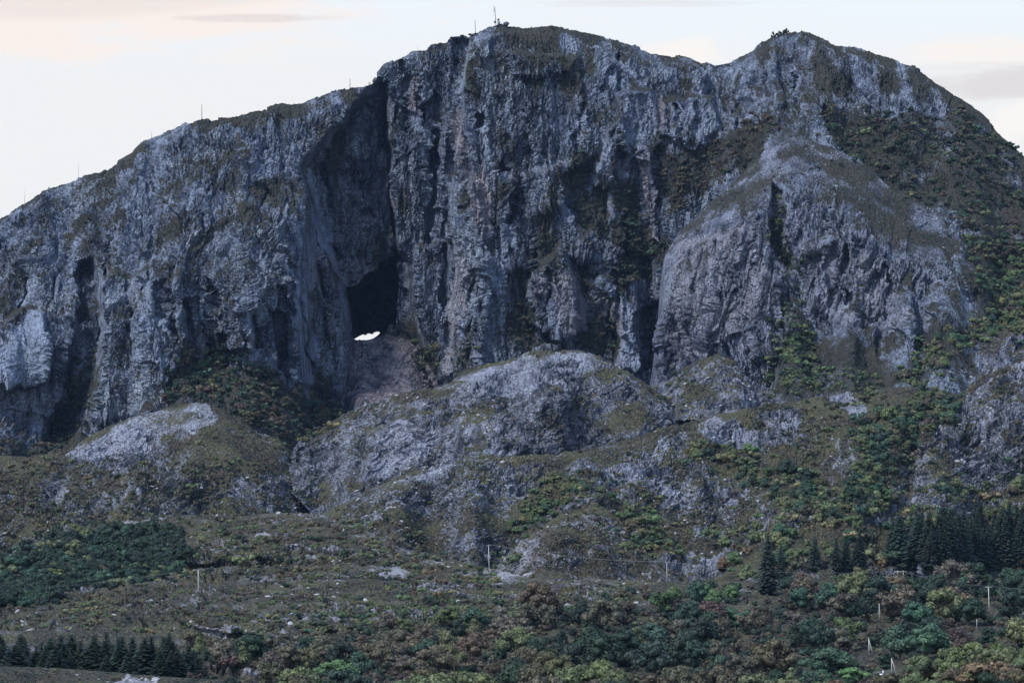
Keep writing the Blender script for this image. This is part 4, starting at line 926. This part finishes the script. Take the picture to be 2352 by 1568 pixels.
# ------------------------------------------------------------------ scrub too many to count
def scatter(name, pts, lib, stuff_label=None):
    """pts: list of (loc, scale, rot, tint, variant); one object, leaf meshes shared through geometry nodes"""
    me = bpy.data.meshes.new(name); n = len(pts); me.vertices.add(n)
    me.vertices.foreach_set('co', np.array([p[0] for p in pts], np.float32).ravel())
    def at(nm, ty, vals, key='value'):
        q = me.attributes.new(nm, ty, 'POINT'); q.data.foreach_set(key, np.array(vals, np.float32 if ty != 'INT' else np.int32).ravel())
    at('scl', 'FLOAT_VECTOR', [p[1] for p in pts], 'vector'); at('rot', 'FLOAT_VECTOR', [p[2] for p in pts], 'vector')
    at('tint', 'FLOAT_COLOR', [p[3] for p in pts], 'color'); at('var', 'INT', [p[4] for p in pts])
    o = bpy.data.objects.new(name, me); COL.objects.link(o); o['kind'] = 'stuff'
    ng = bpy.data.node_groups.new(name, 'GeometryNodeTree'); ng.is_modifier = True
    ng.interface.new_socket('Geometry', in_out='INPUT', socket_type='NodeSocketGeometry'); ng.interface.new_socket('Geometry', in_out='OUTPUT', socket_type='NodeSocketGeometry')
    gi, go = ng.nodes.new('NodeGroupInput'), ng.nodes.new('NodeGroupOutput')
    jn = ng.nodes.new('GeometryNodeJoinGeometry')
    for src in reversed(lib):
        oi = ng.nodes.new('GeometryNodeObjectInfo'); oi.inputs['Object'].default_value = src; oi.inputs['As Instance'].default_value = True
        ng.links.new(oi.outputs['Geometry'], jn.inputs[0])
    ip = ng.nodes.new('GeometryNodeInstanceOnPoints'); ip.inputs['Pick Instance'].default_value = True
    mp_ = ng.nodes.new('GeometryNodeMeshToPoints'); ng.links.new(gi.outputs[0], mp_.inputs[0]); ng.links.new(mp_.outputs[0], ip.inputs['Points'])
    ng.links.new(jn.outputs[0], ip.inputs['Instance'])
    def na(nm, ty):
        q = ng.nodes.new('GeometryNodeInputNamedAttribute'); q.data_type = ty; q.inputs[0].default_value = nm
        return [s_ for s_ in q.outputs if s_.enabled and s_.name == 'Attribute'][0]
    ng.links.new(na('var', 'INT'), ip.inputs['Instance Index']); ng.links.new(na('scl', 'FLOAT_VECTOR'), ip.inputs['Scale'])
    ng.links.new(na('rot', 'FLOAT_VECTOR'), ip.inputs['Rotation']); ng.links.new(ip.outputs[0], go.inputs[0])
    md = o.modifiers.new('scatter', 'NODES'); md.node_group = ng
    return o
def crown_of(kind, i):
    return [q for q in bpy.data.objects if q.name.split('.')[0] == 'crown' and q.data == {'s': SHRUB, 'b': BROAD}[kind][i][0]][0]
LIB = [crown_of('s', i) for i in range(6)] + [crown_of('b', i) for i in (0, 2, 4)]
# polygon, plants per 1000 sq units, size range (m), colours, flatness, share of small trees
MOUNT = dict(dark=6, olive=.8, grey=3.5, brown=1, teal=.7)
SCRUB = [
 ([(760,1180),(1050,1070),(1500,1010),(1800,940),(1700,1060),(1300,1100),(1100,1200),(800,1260)], 4.5, (.7, 1.9), dict(olive=3, dark=4, heather=5, brown=2, yellow=.4), 0),
 ([(1120,1330),(1300,1180),(1440,1230),(1500,1330)], 4, (.7, 1.7), dict(olive=3, dark=2, heather=4, brown=2), 0), ([(700,1000),(1300,870),(1560,960),(1500,1010),(1100,1030),(780,1150)], 1.6, (.7, 1.6), dict(olive=2, dark=4, heather=3), 0),
 ([(2000,1140),(2150,1000),(2352,860),(2352,1160)], 3.2, (.9, 2.2), dict(olive=2, dark=4, heather=3), 0), ([(2080,900),(2240,790),(2352,770),(2352,850),(2150,900)], 2, (.9, 2), dict(olive=2, dark=2, heather=1), 0),
 ([(1100,75),(1300,64),(1600,145),(1500,260),(1200,240)], 2, (.6, 1.3), dict(heather=4, dark=3, grey=1), 0), ([(50,500),(450,290),(850,205),(650,560),(200,640)], 1.6, (.6, 1.5), dict(heather=3, dark=4, olive=1), 0),
 (VEG_M[0][0], 8.0, (1.8, 3.4), dict(dark=2, purple=4, brown=3, grey=3), .0), (VEG_M[1][0], 6, (1.8, 3.2), MOUNT, .0), (VEG_M[2][0], 8, (2, 3.6), dict(dark=6, teal=1, grey=2), .0),
 (VEG_M[4][0], 6, (1.8, 3.2), MOUNT, 0), (VEG_M[5][0], 5, (1.6, 3), dict(dark=5, grey=2), 0), (VEG_M[6][0], 7, (1.8, 3), MOUNT, 0), (VEG_M[7][0], 7, (1.8, 3), MOUNT, 0), (VEG_M[3][0], 5, (1.6, 3), dict(dark=4, grey=1), 0),
 (VEG_M[8][0], 9, (2.6, 5.0), dict(dark=7, purple=2, brown=1.5, grey=4, teal=1.6, olive=1.2), .3), (VEG_M[9][0], 6, (1.8, 3.4), MOUNT, 0),
 (VEG_M[10][0], 6.5, (2, 4), dict(dark=6, purple=1, grey=4, olive=.8, teal=1.2), .1), (VEG_M[11][0], 7, (2.5, 4.6), dict(olive=4, teal=3, green=2, yellow=1.2, grey=2), .2),
 (VEG_M[17][0], 3, (1, 2), dict(dark=1, grey=1), 0), (VEG_M[19][0], 5, (1.5, 3), MOUNT, 0), (VEG_M[20][0], 8, (2.2, 4.6), dict(green=3, teal=3, olive=4, grey=1, yellow=.5), .25),
 ([(1850,150),(2100,190),(2200,260),(2352,380),(2352,460),(1900,260)], 1.6, (1.2, 2.4), MOUNT, 0), ([(1600,270),(1900,160),(1990,360),(1900,420),(1750,360)], 1.3, (1, 2.2), MOUNT, 0),
 ([(0,900),(400,700),(700,500),(700,800),(400,860)], .7, (1, 2), MOUNT, 0), ([(1000,500),(1500,500),(1500,840),(1050,840)], .7, (1, 2.2), dict(dark=4, grey=1), 0),
 (VEG_S[1][0], 8, (1.8, 3), dict(dark=3, olive=2, green=1), 0), (VEG_S[0][0], .8, (.8, 1.6), dict(olive=2, brown=2, dark=1), 0), (VEG_S[3][0], 12, (2, 4.0), dict(dark=3, olive=3, green=2), .1),
 ([(2080,880),(2160,830),(2200,860),(2160,940),(2080,940)], 7, (2, 3.6), dict(olive=3, teal=2, green=2), .2),
 ([(2230,640),(2352,620),(2352,760),(2180,800),(2100,860),(2120,800),(2280,740)], 5, (2.2, 4.2), dict(olive=4, green=2, yellow=1.5, teal=2), .2),
 ([(640,990),(700,985),(740,960),(820,920),(760,1000),(690,1040),(640,1020)], 8, (1.8, 3.4), dict(olive=3, brown=2, yellow=1, dark=2), 0),
 ([(1490,890),(1560,850),(1600,880),(1590,960),(1500,930)], 6, (1.6, 3), dict(olive=3, dark=2, yellow=.6), 0), ([(1730,860),(1990,850),(2060,900),(1900,905),(1760,920)], 6, (1.8, 3), dict(olive=3, green=2, dark=1), 0),
 ([(1560,1010),(1700,1020),(1800,1080),(1900,1120),(1880,1180),(1760,1150),(1680,1090),(1580,1060)], 6.5, (2.6, 4.6), dict(green=2, olive=3, teal=2, dark=3, yellow=.7), .3),
 ([(1980,960),(2200,890),(2210,960),(2130,1020),(2060,1100),(1990,1200),(1900,1200),(1960,1060)], 7, (2.8, 4.8), dict(dark=4, teal=3, olive=2, green=1, grey=1), .3),
 ([(1150,1240),(1220,1120),(1300,1085),(1390,1110),(1280,1180),(1190,1240)], 6, (2.4, 4.2), dict(green=2, olive=4, teal=2, yellow=1), .2),
 ([(1390,1130),(1500,1180),(1560,1290),(1450,1290),(1420,1180)], 6, (2.6, 4.4), dict(green=3, olive=3, rust=1, yellow=1, teal=1), .2),
 ([(1060,1340),(1130,1270),(1200,1260),(1180,1290),(1120,1330)], 6, (2.2, 3.6), dict(green=3, olive=3, yellow=1), .1),
 ([(1600,1200),(1760,1180),(2040,1130),(2352,1120),(2352,1240),(2060,1250),(2030,1330),(1740,1340),(1650,1290)], 4.6, (2.8, 5), dict(olive=4, green=2, yellow=1.6, rust=1, grey=2, teal=1), .35),
 ([(2000,1120),(2352,1060),(2352,1180),(2060,1200)], 4, (2.4, 4), dict(dark=3, olive=2, teal=1), .2),
 ([(1700,940),(2100,900),(2060,1100),(1800,1060)], 5, (1.0, 2.6), dict(olive=3, dark=3, yellow=.5, heather=4), 0), ([(1200,1090),(1560,1060),(1760,1150),(1700,1290),(1500,1300),(1200,1200)], 6, (.8, 2.2), dict(olive=3, yellow=.5, brown=2, dark=3, heather=4), 0),
 ([(60,1270),(180,1225),(400,1200),(440,1290),(380,1330),(200,1350),(60,1390),(-40,1400),(-40,1330)], 12, (2.8, 5.2), dict(dark=9, teal=1.5, olive=.6), .25),
 ([(180,1300),(560,1320),(480,1340),(380,1370),(200,1350)], 2.5, (1.6, 3), dict(olive=3, yellow=2, rust=1, dark=2), 0),
 ([(440,1200),(900,1190),(1100,1300),(1100,1350),(700,1340),(450,1330)], 9, (.9, 3), dict(olive=4, yellow=.9, rust=.9, dark=4, green=.7, heather=5, brown=3), 0),
 ([(0,1360),(1450,1340),(1450,1400),(800,1450),(0,1450)], 9, (.7, 2.2), dict(olive=5, yellow=.9, rust=.6, dark=3.5, green=.8, heather=4, brown=3), 0),
 ([(640,1390),(1450,1380),(1250,1440),(860,1470),(700,1460)], 5, (1.4, 3), dict(olive=3, green=2, teal=1, yellow=1, dark=2), 0),
 ([(1040,1330),(1230,1310),(1230,1420),(1000,1400)], 3, (1.4, 3), dict(olive=3, yellow=2, green=2), 0),
 ([(480,940),(640,1000),(680,1080),(380,1080),(400,1000)], 5, (.5, 1.3), dict(olive=3, dark=3, heather=6, brown=4, yellow=.3), 0), ([(0,1050),(700,1050),(740,1170),(0,1250)], 9, (.8, 2.4), dict(olive=4, dark=4, yellow=.6, rust=.4, heather=5, brown=3), 0), ([(0,1060),(110,1050),(160,1200),(0,1290)], 1.6, (1.4, 2.6), dict(olive=3, dark=2), 0),
 ([(720,960),(1000,900),(1560,950),(1500,1010),(800,1140)], .35, (.8, 1.8), dict(olive=3, yellow=1, rust=.6, dark=1), 0),
 ([(0,1420),(440,1440),(440,1470),(0,1450)], 2, (1.2, 2.4), dict(olive=3, yellow=2), 0), ([(130,1410),(230,1395),(250,1425),(150,1440)], 5, (1, 2), dict(yellow=2, bright=1), 0),
 ([(430,1460),(860,1460),(1200,1420),(1500,1370),(1850,1350),(2352,1310),(2352,1460),(1900,1600),(430,1590)], 5, (2.0, 3.6), dict(dark=5, purple=2, brown=1.5, grey=3), .2),
 ([(640,1570),(1900,1590),(2150,1540),(2352,1470),(2352,1640),(640,1640)], 5, (1.8, 3.2), dict(brown=4, purple=2, olive=1, dark=3), .2),
 ([(0,1535),(600,1570),(600,1600),(0,1600)], 1.2, (.4, .9), dict(olive=2, brown=2, dark=1), 0), ([(2000,1536),(2036,1530),(2030,1552),(1990,1556)], 14, (.8, 1.3), dict(bright=2, yellow=1), 0),
 ([(0,1545),(450,1545),(450,1560),(0,1560)], 4, (1.5, 3), dict(grey=3, teal=1, brown=1), 0),
]
pts = []
for poly, dens, (s0, s1), pal, tr in SCRUB:
    from_m = any(poly is v_[0] for v_ in VEG_M[:10])
    p = np.array(poly, float); x0, y0 = p.min(0); x1, y1 = p.max(0); n = int((x1 - x0) * (y1 - y0) / 1000 * dens)
    qx = rng.uniform(x0, x1, n).astype(np.float32); qy = rng.uniform(y0, y1, n).astype(np.float32)
    ok = pmask(qx + 14 * fbm(qx / 30, qy / 30, qx * 0 + 5, 3, 420), qy + 14 * fbm(qx / 30, qy / 30, qx * 0 + 8, 3, 421), poly, 18) > rng.uniform(.05, .95, n)
    cl = fbm(qx / 30, qy / 22, qx * 0, 3, 400)      # plants stand in clumps
    for x, y, c_ in zip(qx[ok], qy[ok], cl[ok]):
        if dens < 5 and rng.random() > .55 + 1.6 * c_: continue
        if not clear(x, y, 3): continue
        r = locate(float(x), float(y), ('near_grass_ridge',) if s1 > 2.5 and y < 1575 else ())
        if r is None: continue
        (X, Y, Z), rec, ij = r
        if from_m and rec['name'] != 'mountain': continue
        big = rng.random() < tr; s_ = rng.uniform(s0, s1) * (1.25 if big else 1) * (1 + .5 * c_)
        key = pick(pal)
        pts.append(((X, Y, Z - .12 * s_), (s_ * rng.uniform(.9, 1.3), s_ * rng.uniform(.9, 1.3), s_ * rng.uniform(.75, 1.15)), (rng.normal() * .08, rng.normal() * .08, rng.uniform(0, 6.28)), tint(key), int(rng.integers(6, 9)) if big else int(rng.integers(0, 6))))
for (x, y, h, pal) in spots_left:
    r = locate(x, y)
    if r: pts.append((r[0], (h, h, h), (0, 0, rng.uniform(0, 6)), tint(pick(pal)), int(rng.integers(6, 9))))
scatter('scrub_woodland', pts, LIB)
print('trees', trees, 'scrub', len(pts))

# ------------------------------------------------------------------ stones
def rock_mesh(seed, sub=2, flat=.7, name='boulder'):
    rs = np.random.default_rng(seed); v, f = ICO2 if sub == 2 else ICO1
    v = v.copy()
    for _ in range(9):
        n_ = rs.normal(size=3); n_ /= np.linalg.norm(n_); d = rs.uniform(.55, .85); k = v @ n_; v = np.where((k > d)[:, None], v - n_ * (k - d)[:, None], v)
    v = v * [1, rs.uniform(.7, 1), flat]; return v, f
def thing_mesh(name, geo, mat, loc, label, cat, scale=1.0, rz=0, group=None):
    me = tri_mesh(name, geo[0], geo[1], mat); o = bpy.data.objects.new(name, me); COL.objects.link(o); o.location = loc; o.scale = (scale,) * 3 if not isinstance(scale, tuple) else scale
    o.rotation_euler = (0, 0, rz); o['label'] = label; o['category'] = cat
    if group: o['group'] = group
    return o
def crest_pt(px, dy=1.5):
    j = int(round((px - M['xs'][0]) / 2)); i = 1
    return float(M['X'][i, j]), float(M['Y'][i, j]), float(M['Z'][i, j]), float(M['cy'][j])
cx_, cyy, cz_, _ = crest_pt(1160)
b0 = thing_mesh('boulder', rock_mesh(5, flat=.8), MAT_SILHOUETTE, (cx_ + .6, cyy, cz_ + .7), 'dark boulder on the summit right of the antenna mast', 'boulder', (2.0, 1.8, 2.0))
cx_, cyy, cz_, _ = crest_pt(860)
thing_mesh('boulder', rock_mesh(6, flat=1.1), MAT_SILHOUETTE, (cx_ + .6, cyy - 1, cz_ + 1.4), 'round dark boulder under the skyline step above the cleft', 'boulder', (1.7, 1.5, 1.8))
seeds = []
for i, (x, y, s_, lab) in enumerate([(1210, 1325, 1.6, 'pale boulder in the hollow right of the tall middle pole'), (975, 935, 1.2, 'pale block on the left shoulder of the grey hill'), (1575, 888, 1.4, 'square pale block where the grey hill meets the spur'),
                                     (640, 1182, 1.3, 'pale flat stone at the foot of the left knoll'), (1050, 1168, 1.2, 'light stone on the rounded heath hill'), (1155, 1058, 1.3, 'light flat stone on the crest of the long ridge')]):
    r = locate(x, y); seeds.append(thing_mesh('boulder', rock_mesh(10 + i, flat=.65), MAT_BOULDER, (r[0][0], r[0][1], r[0][2] + .2), lab, 'boulder', s_, rng.uniform(0, 6)))
STONES = [([(0,1040),(740,1100),(740,1300),(0,1300)], 2.4), ([(680,900),(1560,860),(1560,1010),(760,1160)], 2.4), ([(760,1100),(1500,1040),(1900,950),(2040,950),(1960,1200),(1500,1300),(760,1300)], 3.2),
          ([(0,1290),(1500,1290),(1500,1430),(0,1460)], 2.6), ([(2060,900),(2352,840),(2352,1120),(2020,1150)], 3), ([(808,790),(890,765),(945,775),(990,880),(900,930),(780,940)], 9), ([(1520,860),(1730,850),(1740,940),(1540,960)], 3),
          ([(1830,340),(2050,470),(2230,600),(2260,700),(2000,640),(1850,430)], 2.2), ([(240,1560),(360,1556),(360,1600),(240,1600)], 10), ([(0,1530),(600,1560),(600,1600),(0,1600)], .7), ([(2060,790),(2352,750),(2352,850),(2100,880)], 3)]
pts = []
for poly, dens in STONES:
    p = np.array(poly, float); x0, y0 = p.min(0); x1, y1 = p.max(0); n = int((x1 - x0) * (y1 - y0) / 1000 * dens)
    qx = rng.uniform(x0, x1, n).astype(np.float32); qy = rng.uniform(y0, y1, n).astype(np.float32)
    ok = pmask(qx, qy, poly, 14) > rng.uniform(.05, .95, n); cl = fbm(qx / 26, qy / 18, qx * 0, 3, 410)
    for x, y, c_ in zip(qx[ok], qy[ok], cl[ok]):
        if rng.random() > .6 + 1.5 * c_ and dens < 8: continue
        r = locate(float(x), float(y))
        if r is None: continue
        s_ = .28 + .75 * rng.random() ** 3.5
        pts.append((r[0], (s_ * rng.uniform(.8, 1.5), s_, s_ * rng.uniform(.6, 1)), (rng.normal() * .4, rng.normal() * .4, rng.uniform(0, 6)), (1, 1, 1, 1), int(rng.integers(0, 6))))
scatter('scattered_stones', pts, seeds)
print('stones', len(pts))

# ------------------------------------------------------------------ poles, line, mast
def wood_pole(px, pyb, pyt, label, mat=MAT_POLE, arm=True, r=.15, lean=0.0, crest=False, group=None, brace=False, aw=2.0):
    if crest: X, Y, Z, cyv = crest_pt(px); Z -= .4; pyb = cyv
    else: (X, Y, Z), _, _ = locate(px, pyb)
    H = (pyb - pyt) / FOC * Y + (.4 if crest else 0)
    o = thing('power_pole' if arm else 'marker_pole', (X, Y, Z), label, 'pole', group)
    top = np.array([lean * H, 0, H]); part('pole', tube([(0, 0, -.6), top * .5, top], [r, r * .85, r * .65], 8), o, mat)
    if arm:
        part('crossarm', box(top[0], -.1, H - .3, aw, .09, .10), o, mat)
        for dx in (-aw * .45, 0, aw * .45):
            part('insulator', tube([(top[0] + dx, -.1, H - .28), (top[0] + dx, -.1, H - .1), (top[0] + dx, -.1, H + .05)], [.03, .05, .03], 6), o, MAT_CERAMIC)
    if brace: part('stay', tube([(top[0], 0, H * .93), (brace, -.6, -.3)], [.06, .08], 6), o, mat)
    return Vector((X + top[0], Y - .1, Z + H + .05))
T = {}
T[0] = wood_pole(455, 1360, 1307, 'white power pole on the heath at left with its crossarm seen flat', lean=-.02, aw=3.2)
T[1] = wood_pole(1124, 1326, 1254, 'tallest pale power pole on the middle slope at the green hollow', lean=-.03, aw=1.3, r=.13)
T[2] = wood_pole(1530, 1336, 1289, 'pale power pole beside the yellow-green bush at the wood corner', lean=-.01, aw=1.2, r=.12)
T[4] = wood_pole(2271, 1405, 1344, 'white power pole carrying the line at the right edge of the wood', lean=-.03)
wood_pole(2022, 1420, 1382, 'white power pole standing in the wood under the round-headed tree', lean=-.02, arm=False, r=.14)
wood_pole(1995, 1506, 1471, 'pale pole with a stay above the bright green tree', lean=-.02, arm=False, brace=.9, r=.12)
wood_pole(2049, 1548, 1511, 'pale pole with a slanting strut beside the white sheeting', lean=0, arm=False, brace=1.1, r=.10)
wood_pole(2244, 1446, 1424, 'short grey pole sticking out of the brush below the white pole at right', arm=False, r=.09)
# twin pole
(X, Y, Z), _, _ = locate(2068, 1345); H = 34 / FOC * Y
o = thing('twin_power_pole', (X, Y, Z), 'H-shaped pair of pale poles half sunk in the wood treetops', 'pole')
for dx in (-.95, .95): part('pole', tube([(dx, 0, -.6), (dx, 0, H * .5), (dx, 0, H)], [.14, .13, .11], 8), o, MAT_POLE)
part('crossarm', box(0, -.15, H - .3, 4.0, .13, .15), o, MAT_POLE)
for dx in (-1.8, 0, 1.8): part('insulator', tube([(dx, -.15, H - .22), (dx, -.15, H), (dx, -.15, H + .1)], [.05, .09, .04], 6), o, MAT_CERAMIC)
T[3] = Vector((X, Y - .15, Z + H + .1))
def edge_pt(px, py, Y): return Vector(unproj(px, py, Y))
def span(a_, b_, sag, label, n=24):
    for dx, q in ((-.55, 0), (.55, 1)):
        pass
    ts = np.linspace(0, 1, n); P = np.array([[*(a_.lerp(b_, float(t_)))] for t_ in ts]); P[:, 2] -= sag * 4 * ts * (1 - ts)
    g_ = tube(P, [.026] * n, 4)
    return thing_mesh('power_line', g_, MAT_WIRE, (0, 0, 0), label, 'cable', group='spans of the overhead line')
span(edge_pt(-120, 1362, T[0].y - 30), T[0], 1.2, 'overhead line from the left edge of the photo to the left white pole')
span(T[0], T[1], 2.2, 'overhead line between the left white pole and the tallest middle pole')
span(T[1], T[2], 1.4, 'overhead line between the tallest middle pole and the wood corner pole')
span(T[2], T[3], 2.0, 'overhead line from the wood corner pole to the twin pole')
span(T[3], T[4], 1.0, 'overhead line between the twin pole and the right white pole')
span(T[4], edge_pt(2500, 1352, T[4].y - 10), .6, 'overhead line leaving the photo right of the right white pole')
for px, top_, lab, lean in [(463, 234, 'tallest dark pole on the left skyline'), (804, 181, 'short dark pole on the skyline left of the cliff step'), (1091, 42, 'dark pole on the skyline left of the mast'),
                      (349, 300, 'short thin pole on the skyline left of the tallest one'), (179, 375, 'thin pole low on the left skyline'), (55, 437, 'leftmost thin pole on the skyline'), (959, 104, 'tiny stake on the skyline above the cliff step')] and \
        [(463, 234, 'tallest dark pole on the left skyline', 0), (804, 181, 'short dark pole on the skyline left of the cliff step', 0), (1092, 43, 'dark pole on the skyline left of the mast', -.04),
         (349, 300, 'short thin pole on the skyline left of the tallest one', 0), (179, 375, 'thin pole low on the left skyline', 0), (55, 437, 'leftmost thin pole on the skyline', 0), (959, 104, 'tiny stake on the skyline above the cliff step', 0)]:
    wood_pole(px, 0, top_, lab, MAT_DARKPOLE, arm=False, r=.17 if px in (463, 804, 1092) else .07, lean=lean, crest=True, group='poles along the skyline')
# antenna mast on the summit
X, Y, Z, cyv = crest_pt(1141); u = Y / FOC        # metres per survey unit up here
o = thing('antenna_mast', (X, Y, Z), 'dark antenna mast with two round dishes on the summit', 'mast')
part('mast_tube', tube([(0, 0, -.5), (-.2, 0, 5), (-.55, 0, 9.6)], [.16, .13, .12], 8), o, MAT_STEEL)
part('antenna', tube([(-.55, 0, 7.8), (-.62, 0, 10.2), (-.6, 0, 10.4)], [.16, .15, .05], 8), o, MAT_STEEL)
wh = part('whip_antenna', tube([(-1.25, 0, 7.4), (-1.35, 0, 10.9), (-1.45, 0, 11.4)], [.05, .05, .10], 6), o, MAT_STEEL)
part('bracket', box(-.9, 0, 7.5, .9, .12, .12), o, MAT_STEEL)
part('bracket', join([box(-.75, 0, 5.9, .8, .1, .1), tube([(-1.15, 0, 5.9), (-1.3, 0, 6.5)], [.07, .06], 6)]), o, MAT_STEEL)
part('bracket', box(-.6, 0, 3.9, .6, .1, .1), o, MAT_STEEL)
def dish(x, z, r):
    V, F = [], []; K = 18
    for k in range(K):
        a_ = 2 * math.pi * k / K
        for (rr, yy) in ((r, -.28), (r, .0), (r * .6, .16)): V.append((x + rr * math.cos(a_), yy, z + rr * math.sin(a_)))
    V += [(x, -.24, z), (x, .22, z)]
    for k in range(K):
        b_, n_ = k * 3, ((k + 1) % K) * 3
        F += [(b_, n_, n_ + 1), (b_, n_ + 1, b_ + 1), (b_ + 1, n_ + 1, n_ + 2), (b_ + 1, n_ + 2, b_ + 2), (b_, K * 3, n_), (b_ + 2, n_ + 2, K * 3 + 1)]
    return np.array(V), np.array(F)
part('dish', dish(-.45, 2.3, .62), o, MAT_STEEL); part('dish', dish(1.35, 3.5, .60), o, MAT_STEEL)
part('dish_arm', join([box(.65, .1, 3.5, 1.3, .1, .1), tube([(.85, .1, 2.9), (.85, .1, 4.0)], [.06, .06], 6)]), o, MAT_STEEL)
X2, Y2, Z2, _ = crest_pt(1146)
o = thing('equipment_cabin', (X2 + .1, Y2 - .8, Z2), 'small blue-grey equipment cabin at the foot of the mast', 'cabin')
part('wall', box(0, 0, .7, 1.5, 1.3, 2.0), o, MAT_CABIN); part('roof', box(0, 0, 1.76, 1.7, 1.5, .12), o, MAT_STEEL); part('door', box(.1, -.665, .6, .7, .05, 1.5), o, MAT_STEEL)
# bare bush against the sky
X, Y, Z, _ = crest_pt(848)
rs = np.random.default_rng(77); tw = []
for k in range(11):
    a_ = rs.uniform(-.75, .75); l = rs.uniform(1.6, 2.9); e_ = np.array([math.sin(a_) * l, rs.normal() * .3, math.cos(a_) * l])
    tw.append(tube([(0, 0, -.2), e_ * .5 + rs.normal(size=3) * .08, e_], [.045, .03, .012], 4))
    for q in range(3):
        s0_ = e_ * rs.uniform(.45, .8); tw.append(tube([s0_, s0_ + np.array([rs.normal() * .35, rs.normal() * .1, rs.uniform(.3, .7)])], [.02, .01], 4))
o = thing('bare_shrub', (X, Y, Z), 'leafless shrub fanned against the sky beside the cliff step', 'shrub')
part('twigs', join(tw), o, MAT_BARK)
# white sheeting on the clearing
(X, Y, Z), _, _ = locate(2024, 1556)
v, f = rock_mesh(31, flat=.55); n_ = fbm(v[:, 0] * 2, v[:, 1] * 2, v[:, 2] * 2, 3, 8)[:, None]
o = thing('white_sheeting', (X, Y, Z), 'heap of bright white sheeting on the grass clearing', 'sheeting')
part('heap', (v * (1 + .3 * n_) * [.62, .5, .62] + [0, 0, .55], f), o, MAT_WHITE)
v2, f2 = rock_mesh(32, flat=1.3); part('upright_fold', (v2 * [.15, .15, .34] + [.42, 0, 1.2], f2), o, MAT_WHITE)

# ------------------------------------------------------------------ air
def haze():
    m, t = new_mat('air'); g = NG(t); v = g.n('ShaderNodeVolumePrincipled'); v.inputs['Color'].default_value = (.40, .62, 1.0, 1); v.inputs['Density'].default_value = HAZE
    v.inputs['Anisotropy'].default_value = .2
    o = g.n('ShaderNodeOutputMaterial'); g.l(v.outputs[0], o.inputs['Volume'])
    b = box(0, 2700, 145, 8200, 7000, 310); ob = bpy.data.objects.new('haze', tri_mesh('haze', b[0], b[1], m)); COL.objects.link(ob); ob['kind'] = 'stuff'
HAZE = .000017
haze()
